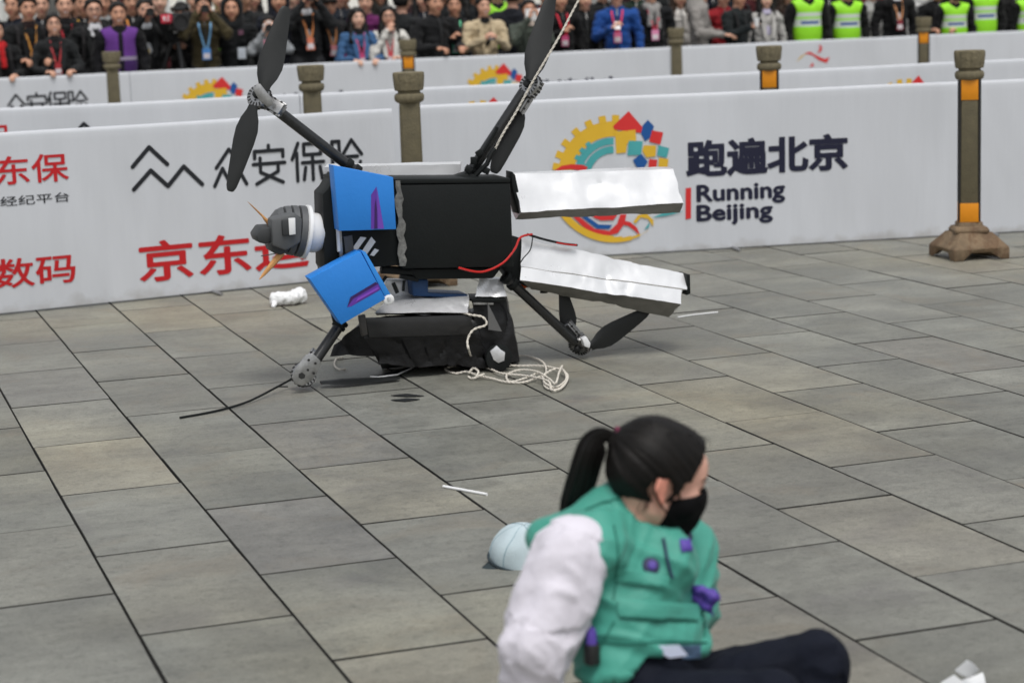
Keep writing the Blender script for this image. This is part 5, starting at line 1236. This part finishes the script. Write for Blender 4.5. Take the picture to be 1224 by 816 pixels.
    if hair == 'hood': hp_ = [prim(hq(0,.03,1.650), hq(0,.028,1.62), .122, .118, k=.02), prim(hq(0,.03,1.60), Vector((0,.03+cx,1.44)), .11, .13, k=.03)]
    if not bald:
        inv = np.array(hm.inverted())
        fr_ = random.uniform(-.006, .010)
        def fcut(P):
            Q = P@inv[:3, :3].T+inv[:3, 3]; x, y, z = Q[..., 0], Q[..., 1], Q[..., 2]
            if hair == 'hood': return np.sqrt((x/1.0)**2+(y+.12)**2+((z-1.60)/1.35)**2)-.105 if False else -(np.sqrt((x)**2+(y+.125)**2+((z-1.595)/1.3)**2)-.108)
            face = -(np.sqrt((x/(1.0 if girl else 1.12))**2+((y+.125)/1.15)**2+((z-1.598+fr_)/(1.15))**2)-(.096 if girl or hair == 'long' else .101))
            low = (1.585+.35*np.maximum(-y-.0, -.05))-z if hair in ('short', 'bun', 'cap') else -1+0*z
            if hair in ('short', 'cap'): low = np.maximum(low, np.where((y < .015), 1.645-z, -1))
            return np.maximum(face, low)
        V, F = sdf_mesh(hp_, .012, fcut)
        if len(F) and hair != 'hood': V = V+vnormals(V, F)*(nz(V*np.array([40, 40, 22]), (1, 1, 1), sd_)*.012+.002)[:, None]
        if len(F): np_mesh('hood' if hair == 'hood' else 'hair', V, F, hood if hair == 'hood' and hood else (jacket if hair == 'hood' else HM), None, t, xf=xf)
    if hair == 'cap':
        mb = MB(); vs = []; mb.sphere(hq(0,.008,1.675), (.100, .112, .075), seg=18, rings=10); mb.box(hq(0,-.125,1.668), (.15, .11, .010), Matrix.Rotation(R(-12), 3, 'X')); mb.v = [xf@v for v in mb.v]; mb.build('cap', HM, t, smooth=40)
    # face
    for sd in (-1, 1):
        mb = MB(); mb.sphere(xf@hq(.031*sd,-.086,1.622), (.0145*s, .010*s, .0085*s), seg=8, rings=6); mb.build('eye', M_PUP, t)
        mb = MB(); mb.tube([xf@hq(.048*sd,-.080,1.640), xf@hq(.032*sd,-.092,1.646), xf@hq(.016*sd,-.096,1.642)], .0055*s, 5); mb.build('eyebrow', HM, t)
    if mask:
        V, F = sdf_mesh([prim(hq(0,-.062,1.575), hq(0,-.062,1.54), .060, .048, k=.02)], .01, lambda P: P[..., 1]-(-.045)); np_mesh('face_mask', V, F, M_MASK, None, t, xf=xf)
    else:
        mb = MB(); mb.tube([xf@hq(-.024,-.090,1.548+(.006 if smile else 0)), xf@hq(0,-.100,1.545), xf@hq(.024,-.090,1.548+(.006 if smile else 0))], [.003*s, (.009 if smile else .0055)*s, .003*s], 6); mb.build('mouth', M_LIP, t)
        if smile: mb = MB(); mb.tube([xf@hq(-.015,-.1005,1.549), xf@hq(0,-.105,1.547), xf@hq(.015,-.1005,1.549)], .0042*s, 5); mb.build('teeth', M_TEETH, t)
    if glasses:
        mb = MB()
        for sd in (-1, 1): mb.tube([xf@(hq(.033*sd,-.104,1.622)+Vector((.024*math.cos(a), 0, .018*math.sin(a)))) for a in [2*math.pi*k/14 for k in range(14)]], .0025*s, 5, closed=True); mb.tube([xf@hq(.057*sd,-.104,1.625), xf@hq(.080*sd,.0,1.622)], .002*s, 4)
        mb.tube([xf@hq(-.01,-.104,1.625), xf@hq(.01,-.104,1.625)], .002*s, 4); mb.build('spectacles', M_GLASS, t)
    # things worn on the chest
    yc = -.135+cx
    if top is not None and not vest:
        for sd in (-1, 1):
            mb = MB(); mb.prism([xf@Vector(v) for v in ((.075*sd,-.055+cx,1.462), (.050*sd,-.112+cx,1.40), (.045*sd,-.140+cx,1.30), (.030*sd,-.150+cx,1.12), (.075*sd,-.146+cx,1.14), (.105*sd,-.135+cx,1.30), (.085*sd,-.140+cx,1.325), (.110*sd,-.105+cx,1.38))], xf.to_3x3()@Vector((0, -.010, 0))); mb.build('lapel', jacket, t)
    elif not vest and hair != 'hood':
        strap_mesh('zip', [Vector((0,-.072+cx,1.455)), Vector((0,-.118+cx,1.38)), Vector((0,-.142+cx,1.25)), Vector((0,-.140,1.10)), Vector((0,-.132,.98))], .012, M_GLASS, t, xf)
        V_, F_ = sdf_mesh([prim((0,.016+cx,1.44), (0,.0+cx,1.475), .078, .072, k=.01), prim((0,-.07+cx,1.42), (0,-.09+cx,1.55), .03, .06, k=.01, op='sub'), prim((0,0+cx,1.45), (0,-.0+cx,1.56), .058, .062, k=.01, op='sub')], .013)
        if len(F_): np_mesh('jacket_collar', V_, F_, jacket, None, t, xf=xf)
    if random.random() < .35 and not vest and pose in ('down', 'rail', 'one'):
        for sd in (-1, 1): strap_mesh('bag_strap', [Vector((.125*sd,.02+cx,1.465)), Vector((.125*sd,-.09+cx,1.41)), Vector((.130*sd,-.135+cx,1.28)), Vector((.150*sd,-.115,1.10))], .035, K_STR, t, xf, .006)
    if collar: 
        mb = MB()
        for sd in (-1, 1): mb.prism([xf@Vector(v) for v in ((.055*sd,-.075+cx,1.455), (.012*sd,-.132+cx,1.36), (.0,-.138+cx,1.345), (.0,-.125+cx,1.33), (.05*sd,-.125+cx,1.36), (.085*sd,-.07+cx,1.43))], xf.to_3x3()@Vector((0, -.006, 0)))
        mb.build('shirt_collar', collar, t)
    if scarf:
        V, F = sdf_mesh([prim((-.06,-.03+cx,1.45), (.06,-.03+cx,1.45), .05, k=.02), prim((-.05,.04+cx,1.46), (.05,.04+cx,1.46), .05, k=.02), prim((-.03,-.09+cx,1.42), (-.05,-.12+cx,1.25), .035, k=.02), prim((.04,-.09+cx,1.42), (.05,-.12+cx,1.22), .035, k=.02)], .013)
        V = V+vnormals(V, F)*(nz(V, (30, 30, 30), 4)*.01)[:, None]; np_mesh('scarf', V, F, scarf, None, t, xf=xf)
    if vest:
        vp_ = [prim((0,.01,.98), (0,.01,1.10), .168, .162, .74, (0,1,0), .05), prim((0,.01,1.10), (0,.012+cx,1.33), .164, .175, .72, (0,1,0), .05), prim((-sh+.04,.012+cx,1.39), (sh-.04,.012+cx,1.39), .078, k=.05),
               prim((0,-.03+cx,1.36), (0,-.02+cx,1.55), .055, .095, k=.01, op='sub')]
        for sd, (el, wr, d_, nr) in zip((-1, 1), HP_): vp_.append(prim((sh*sd*1.06,.012+cx,1.36), Vector((el[0]*sd*1.04, el[1], el[2]+.05)), ar*1.25, ar*1.2, k=.01, op='sub'))
        V, F = sdf_mesh(vp_, .0125, lambda P: .96-P[..., 2])
        zc = V[F].mean(1)[:, 2]; yc_ = V[F].mean(1)[:, 1]; xc_ = V[F].mean(1)[:, 0]
        if vest == 'lime': T = np.where((zc > 1.265) & (zc < 1.315), 1, np.where((zc > 1.155) & (zc < 1.245), 1, 0)); T = np.where((zc > 1.18) & (zc < 1.22) & (yc_ < 0) & (np.abs(xc_) < .11), 2, T); mats = [M_LIME, M_REFL, M_BLUTXT]
        else: T = np.where((zc > 1.135) & (zc < 1.165) & (yc_ < 0), 1, np.where((np.abs(xc_) < .022) & (yc_ < 0), 2, np.where((zc < 1.135) & (yc_ < 0), 3, 0))); mats = [cloth(108, 60, 146), cloth(160, 148, 172), cloth(30, 24, 40), cloth(72, 40, 104)]
        np_mesh('safety_vest' if vest == 'lime' else 'purple_vest', V, F, mats, T, t, xf=xf)
    if lanyard:
        m = cloth(*lanyard, .6); zb = 1.16
        for sd in (-1, 1): strap_mesh('lanyard_strap', [Vector((.062*sd,-.045+cx,1.455)), Vector((.060*sd,-.105+cx,1.40)), Vector((.045*sd,-.142+cx,1.32)), Vector((.022*sd,-.148,1.22)), Vector((.008*sd,-.146,zb+.03))], .020, m, t, xf)
        bcol = badge or lanyard
        mb = MB(); mb.box((0,-.152,zb-.03), (.085, .006, .12)); mb.v = [xf@v for v in mb.v]; bo = mb.build('badge', cloth(*bcol, .5), t)
        mb = MB(); mb.box((0,-.157,zb-.05), (.065, .004, .055)); mb.v = [xf@v for v in mb.v]; mb.build('badge_paper', cloth(235, 226, 230, .5), bo, origin=root)
    elif badge:
        mb = MB(); mb.box((.09,-.150,1.14), (.085, .006, .12)); mb.v = [xf@v for v in mb.v]; mb.build('badge', cloth(*badge, .5), t)
    if patch:
        mb = MB(); mb.box((patch[0],-.145,patch[1]), (.05, .006, .05)); mb.v = [xf@v for v in mb.v]; mb.build('chest_patch', cloth(*patch[2], .5), t)
    return t, xf, s
def held(kind, px, py, like, label, m=None):
    t, xf, s = like; f = lambda v: xf@Vector(v); o = lambda x, y, z: xf@Vector((x, y, z))
    r3 = xf.to_3x3().normalized()
    if kind in ('slr', 'zoom', 'silver'):
        c = f((0,-.20,1.60)); e = thing('camera', label, 'camera', c); mm = m or M_DEV
        mb = MB(); mb.box(c, (.14, .06, .095), r3); mb.box(c+r3@Vector((0, .005, .06)), (.06, .06, .035), r3); mb.box(c+r3@Vector((-.055, -.02, -.0)), (.03, .04, .09), r3); mb.build('camera_body', mm, e, bevel=.008)
        L_ = .20 if kind == 'zoom' else .09; ax = r3@Vector((0, -1, 0)); mb = MB(); mb.lathe([(.036, 0), (.040, .02), (.040, L_*.5), (.046, L_*.55), (.048, L_), (.040, L_), (.036, L_-.015)], c+ax*.028, ax, 20); mb.build('lens', M_DEV, e)
    elif kind == 'tablet':
        c = f((0,-.30,1.555)); e = thing('tablet', label, 'tablet', c); mb = MB(); mb.box(c, (.21, .010, .14), r3); mb.build('tablet_back', m or M_WPL, e, bevel=.004); mb = MB(); mb.lathe([(.008, 0), (.008, .003)], c+r3@Vector((-.085, -.005, .05)), r3@Vector((0, -1, 0)), 10); mb.build('camera_lens', M_GLS, e)
    elif kind == 'phone':
        c = f((0,-.31,1.27)); e = thing('phone', label, 'phone', c); mb = MB(); mb.box(c, (.072, .009, .145), r3@Matrix.Rotation(R(-50), 3, 'X')); mb.build('phone_back', m or M_DEV, e, bevel=.003); mb = MB(); mb.box(c+r3@Vector((0, .012, .012)), (.064, .003, .13), r3@Matrix.Rotation(R(-50), 3, 'X')); mb.build('phone_screen', M_GLS, e)
    elif kind == 'cup':
        c = f((-.02,-.33,1.30)); e = thing('paper_cup', label, 'cup', c); mb = MB(); mb.lathe([(.027, -.05), (.037, .05), (.034, .05), (.025, -.045)], c, (0, 0, 1), 20); mb.build('cup', M_WPL, e); mb = MB(); mb.lathe([(.039, .048), (.039, .056), (.033, .060)], c, (0, 0, 1), 20); mb.build('lid', M_WPL, e)
    return e
BLK, NVY, CHAR = (24,26,28), (26,31,46), (38,41,43)
K = lambda *c: cloth(*c)
P = crowd_person; B0, B1, B2 = .42, 1.0, 1.7
P(-5, 38, B0, 'person in black with red collar cut by the left edge', K(*BLK), 'short', 10, 'rail', scarf=K(190,30,34))
P(33, 12, B0+.3, 'tall man in black jacket with orange lanyard at far left', K(*BLK), 'short', 12, 'rail', top=K(40,20,20), lanyard=(214,150,70), badge=(214,150,90), skin=1)
P(64, 31, B0, 'laughing woman in dark suit leaning on the far left banner, hair tied back', K(*CHAR), 'bun', 8, 'rail', top=K(18,16,20), lanyard=(190,60,66), girl=True, smile=True, pitch=-8, glasses=True)
P(77, 8, B1, 'laughing man in black tee and open jacket behind the woman in dark suit', K(*BLK), 'short', 5, 'down', top=K(22,20,24), lanyard=(196,36,52), smile=True, skin=0)
P(99, 2, B2, 'man with yellow lanyard half hidden behind the man in spectacles', K(*BLK), 'short', 5, 'down', lanyard=(224,170,60), skin=1)
P(112, 14, B1-.2, 'man in spectacles with dark suit and open white shirt collar', K(34,36,38), 'short', 5, 'down', top=K(225,226,230), collar=K(228,228,232), glasses=True, smile=True)
P(122, 0, B2+.3, 'person in pale jacket at the back between the spectacles and the purple vest', K(170,172,172), 'short', 5, skin=1)
P(141, 18, B0, 'smiling young man in purple vest over black', K(22,22,27), 'short', 6, 'down', vest='purple', smile=True, skin=1, top=K(20,20,24))
P(157, 3, B2, 'person with orange lanyard behind the purple vest', K(*BLK), 'short', 4, lanyard=(220,140,60), skin=1)
a = P(173, 14, B1-.3, 'photographer in black and white jacket with black camera at face beside the tripod', K(*BLK), 'short', 10, 'camera', top=K(190,194,200), patch=(-.03,1.19,(226,190,40)))
held('slr', 0, 0, a, 'black camera held to the face of the person in black and white jacket')
P(217, 18, B1, 'camera operator in black standing behind the tripod camera', K(18,18,20), 'short', -10, 'chest', skin=3)
a = P(243, 10, B0+.15, 'photographer in olive jacket with pale blue lanyard and raised camera', K(70,62,40), 'short', 0, 'camera', lanyard=(130,186,232), badge=(96,160,232), skin=1)
held('zoom', 0, 0, a, 'long black camera raised by the photographer in olive jacket')
P(262, -2, B2, 'person in lime vest mostly hidden behind the olive jacket', K(*BLK), 'short', 0, vest='lime')
P(277, 12, B0+.3, 'person in black hooded coat with a small chest patch right of the olive jacket', K(24,27,30), 'hood', -6, 'down', badge=(214,222,232), patch=(.09,1.36,(120,80,100)), skin=1)
a = P(321, 24, B0, 'person in grey jacket aiming a silver camera beside the drone blade', K(142,146,150), 'short', -4, 'camera', lanyard=(220,110,140), badge=(230,120,150), skin=2, scale=.95)
held('silver', 0, 0, a, 'silver compact camera held up by the person in grey jacket', mat('silver_camera', (.6,.6,.6), .35, .6))
P(333, 2, B1, 'man in navy hood standing behind the silver camera', K(*NVY), 'hood', -5, 'down', skin=1, bald=False)
a = P(364, -4, B0+.1, 'tall person in black coat with orange lanyard raising a black camera', K(30,32,35), 'short', 8, 'camera', lanyard=(236,150,90), badge=(236,140,110), top=K(200,200,204))
held('slr', 0, 0, a, 'black camera raised by the tall person in black coat')
P(392, 9, B1-.3, 'man in black cap and jacket with a pink and white badge', K(28,30,33), 'cap', 10, 'down', lanyard=(206,140,90), badge=(232,150,160), skin=1, top=K(120,124,130))
P(427, 23, B0, 'long haired woman in blue denim jacket', K(66,104,148), 'long', 8, 'rail', top=K(20,22,28), lanyard=(208,80,130), girl=True, skin=2)
P(437, 4, B2, 'person in magenta coat behind the two long haired women', K(104,34,92), 'short', -12, girl=True)
P(464, 21, B0, 'long haired woman in white coat and glasses with hand at chin', K(216,214,208), 'long', -4, 'chin', top=K(206,190,190), lanyard=(216,90,96), glasses=True, girl=True, skin=0)
P(480, 4, B1, 'person in dark jacket with red straps behind the woman in white', K(42,46,48), 'short', 150, lanyard=(180,40,56))
P(505, 0, B2, 'person in navy coat behind the big man in black', K(*NVY), 'long', 0, girl=True)
P(519, 5, B0+.1, 'big man in plain black jacket left of the green lanyard', K(27,28,31), 'short', 18, 'rail', skin=1, wide=1.12)
a = P(543, 8, B0+.3, 'young man in black jacket with green lanyard and teal badge', K(20,22,24), 'short', -8, 'one', lanyard=(110,206,160), badge=(110,214,180), skin=1)
a = P(578, 9, B0, 'smiling person in beige trench coat over black turtleneck', K(204,186,154), 'short', 4, 'chest', top=K(18,18,20), smile=True, skin=0)
held('phone', 0, 0, a, 'black phone held by the person in beige trench coat')
P(594, -10, B2+.4, 'person in lime vest far behind the beige trench coat', K(*BLK), 'short', 0, vest='lime')
P(612, -2, B1, 'person in dark navy coat turned away beside the white tablet', K(30,34,44), 'short', 160, 'down', wide=1.1)
a = P(632, 13, B0, 'person in grey green jacket holding up a white tablet', K(76,84,76), 'short', 0, 'phone', top=K(200,184,172), skin=1)
held('tablet', 0, 0, a, 'white tablet held up in front of a face')
a = P(669, 0, B0+.2, 'person in black jacket with red lanyard beside the taut rope', K(18,18,20), 'short', 6, 'one', lanyard=(206,36,60), badge=(220,90,140), skin=1)
P(699, 0, B1-.3, 'person in plain black coat right of the taut rope', K(24,26,28), 'short', -5, skin=0)
P(652, -4, B2, 'person in dark red coat at the back behind the drone blade', K(110,24,30), 'short', 0, skin=1)
a = P(737, -5, B0, 'person in bright blue down jacket with pink badge', K(30,76,150), 'short', -14, 'one', lanyard=(220,50,84), badge=(236,120,160))
held('phone', 0, 0, a, 'phone held by the person in bright blue jacket', M_WPL)
P(778, -8, B0, 'person in black coat and grey scarf with pink badge', K(24,26,30), 'short', 0, 'down', lanyard=(206,60,84), badge=(236,150,190), scarf=K(150,148,146))
P(812, -2, B1, 'person in white top behind the grey hooded jacket', K(224,220,214), 'long', 0, hairm=M_BRHAIR, girl=True)
P(836, -8, B0, 'person in grey hooded jacket turned to the right', K(146,142,138), 'hood', 62, 'rail', hood=K(176,172,168))
P(864, -3, B1+.2, 'person in bright red coat behind the grey hooded jacket', K(150,30,38), 'short', 0)
a = P(882, -2, B0, 'person in dark green black jacket holding a white cup', K(34,42,44), 'short', 28, 'one', skin=1)
held('cup', 0, 0, a, 'white paper cup held beside the dark green black jacket')
P(915, 0, B0, 'long haired woman in lavender top and pale grey jacket', K(190,188,184), 'long', 0, 'down', top=K(206,200,226), girl=True, wide=.95, skin=2)
P(941, -6, B1, 'person with long brown hair behind the first lime vest', K(60,40,36), 'long', 0, hairm=M_BRHAIR, girl=True)
P(965, -14, B0, 'guard in lime vest right of the woman in lavender', K(16,16,18), 'short', 0, 'down', vest='lime', skin=1)
P(1012, -11, B0, 'guard in lime vest second from the left of the guards', K(16,16,18), 'short', 0, 'down', vest='lime', skin=1)
P(1042, -10, B1, 'person in pale grey coat between a guard and the white shirt', K(196,196,192), 'short', 0)
P(1070, -17, B0, 'man in black coat and white shirt with orange lanyard', K(20,20,22), 'short', 0, 'down', top=K(232,232,240), lanyard=(226,160,110), badge=(150,50,66))
P(1103, -14, B1, 'person in white hooded coat behind the right orange banded post', K(226,226,224), 'hood', 0)
P(1121, -10, B0+.3, 'person in black jacket just right of the white hooded coat', K(20,21,23), 'short', -10, 'rail', skin=1)
P(1141, -8, B0, 'guard in lime vest beside the right orange banded post, head bowed', K(20,20,24), 'short', -6, 'down', vest='lime', mask=True)
P(1176, -20, B0, 'rightmost guard in lime vest facing the drone', K(18,18,20), 'short', 0, 'down', vest='lime', skin=1)
P(1204, -14, B0+.2, 'person in black jacket right of the last full lime vest', K(18,18,20), 'short', 20, 'down')
P(1216, -16, B1+.3, 'person in grey coat partly behind a black jacket near the right edge', K(150,148,144), 'short', 0)
P(1231, -12, B0, 'guard in lime vest cut by the right edge', K(20,22,22), 'short', 0, 'down', vest='lime')
for x_, y_, bk, l_, c_ in ((15, -6, B2+.2, 'person in navy standing at the back left of the tall man', NVY), (190, -8, B2+.5, 'person in dark red coat behind the tripod camera', (96,26,34)), (300, -10, B2+1, 'person in grey coat at the back above the black hooded coat', (92,96,98)), (565, -8, B2+.6, 'person in dark coat at the back between the green lanyard and the beige coat', (40,44,48)), (720, -10, B2, 'person in black at the back left of the bright blue jacket', BLK), (760, -12, B2+.3, 'person in dark green coat behind the bright blue jacket', (36,58,46)), (990, -16, B1+.5, 'person in black at the back between the first two guards', BLK), (900, -12, B2, 'person in maroon coat behind the white cup holder', (88,26,32)), (410, -4, B2+.8, 'person in brown coat at the back beside the black cap', (90,72,60)), (1055, -22, B2, 'person in dark red coat behind the white shirt', (120,28,34)), (1160, -24, B2, 'person in dark blue coat behind the two rightmost guards', NVY)):
    P(x_, y_, bk, l_, K(*c_), random.choice(('short', 'short', 'long')), random.uniform(-20, 20), skin=random.randrange(4))

BACK = ((48, 'the gap left of the laughing pair'), (88, 'the man in black tee'), (132, 'the man in spectacles'), (165, 'the black and white jacket'), (232, 'the tripod camera and olive jacket'), (292, 'the black hooded coat, on its right'),
  (350, 'the tall camera holder, on the left'), (378, 'the tall camera holder, on the right'), (404, 'the man in black cap, on his right'), (452, 'the two long haired women'), (492, 'the woman in white coat, on her right'), (530, 'the big man in plain black'), (555, 'the green lanyard, on its right'), (590, 'the beige trench coat, on its right'), (622, 'the white tablet, on its left'),
  (685, 'the taut rope'), (750, 'the bright blue jacket, on its right'), (795, 'the grey scarf, on its right'), (850, 'the grey hooded jacket, on its right'), (872, 'the white cup, on its left'), (898, 'the dark green jacket, on its right'), (928, 'the woman in lavender, on her right'), (978, 'the first guard, on the right'), (1030, 'the second guard, on the right'), (1088, 'the white shirt, on its right'), (1130, 'the bowed guard, on the left'), (1190, 'the rightmost full guard, on the right'))
CN = (('black', BLK), ('navy', NVY), ('charcoal', CHAR), ('dark maroon', (60, 30, 34)), ('brown grey', (52, 50, 46)), ('slate blue', (36, 44, 56)))
for k, (x_, w_) in enumerate(BACK):
    cn, cc_ = CN[(k*5+1) % 6]; hr = ('short', 'long', 'short', 'hood', 'short', 'cap')[k % 6]
    P(x_, -5-x_*.017+random.uniform(-4, 5), B2+random.uniform(.3, 1.2), 'person in '+cn+' at the back behind '+w_, K(*cc_), hr, random.uniform(-25, 25), skin=k % 4, girl=hr == 'long')
# big video camera on its tripod
q = at(208, 26, l3(at(208, 26, 23).x)+.45); e = thing('video_camera', 'black video camera with red and white plate on a tripod', 'video camera', q)
rv = Matrix.Rotation(R(24), 3, 'Z'); s_ = lambda x, y, z: q+rv@Vector((x, y, z))
mb = MB(); mb.box(s_(.02,0,.0), (.26,.30,.20), rv); mb.box(s_(.06,.02,.14), (.12,.26,.06), rv); mb.box(s_(.17,.05,.05), (.08,.16,.12), rv); mb.build('camera_body', M_DEV, e, bevel=.015)
mb = MB(); mb.lathe([(.06,0),(.07,.03),(.07,.12),(.09,.14),(.095,.20),(.08,.20),(.07,.18)], s_(-.01,-.15,-.01), rv@Vector((0,-1,0)), 20); mb.build('lens', M_DEV, e)
mb = MB(); mb.box(s_(-.13,-.16,.035), (.125,.02,.10), rv); pl = mb.build('red_plate', mat('red_plate', srgb(206,36,64), .5), e, bevel=.004)
mb = MB()
for pts in ([(-.165,.065),(-.165,.01)], [(-.165,.062),(-.145,.05),(-.165,.036)], [(-.155,.036),(-.14,.01)], [(-.125,.062),(-.10,.062),(-.122,.012),(-.097,.012)]):
    mb.tube([s_(x, -.172, z) for x, z in pts], .006, 5)
mb.build('plate_lettering', M_WPL, pl, origin=q)
e = thing('tripod', 'black tripod with silver leg clamps carrying the video camera', 'tripod', Vector((q.x, q.y, 0)))
mb = MB(); mb.lathe([(.055, 0), (.07, .02), (.07, .07), (.04, .09)], s_(0,0,-.22), (0,0,1), 16); mb.build('tripod_head', M_DEV, e)
mb = MB(); mb.lathe([(.05,0),(.085,.01),(.085,.025),(.05,.03)], s_(0,0,-.14), (0,0,1), 18); mb.build('mount_plate', M_ALU, e)
for k in range(3):
    a = R(90+24+120*k+180); top_ = s_(.05*math.cos(a), .05*math.sin(a), -.24); ft = Vector((q.x+.55*math.cos(a), q.y+.35*math.sin(a), .02))
    mb = MB(); mb.tube([top_, top_.lerp(ft, .55)], .026, 10); mb.tube([top_.lerp(ft, .5), ft], .017, 10); lg = mb.build('leg', M_DEV, e)
    mb = MB(); mb.tube([top_.lerp(ft, .26), top_.lerp(ft, .33)], .034, 10); mb.build('leg_clamp', M_ALU, lg, origin=Vector((q.x, q.y, 0)))
mb = MB(); mb.tube([s_(.08,.1,-.17), s_(.22,.42,-.32)], .014, 8); mb.build('pan_handle', M_DEV, e)
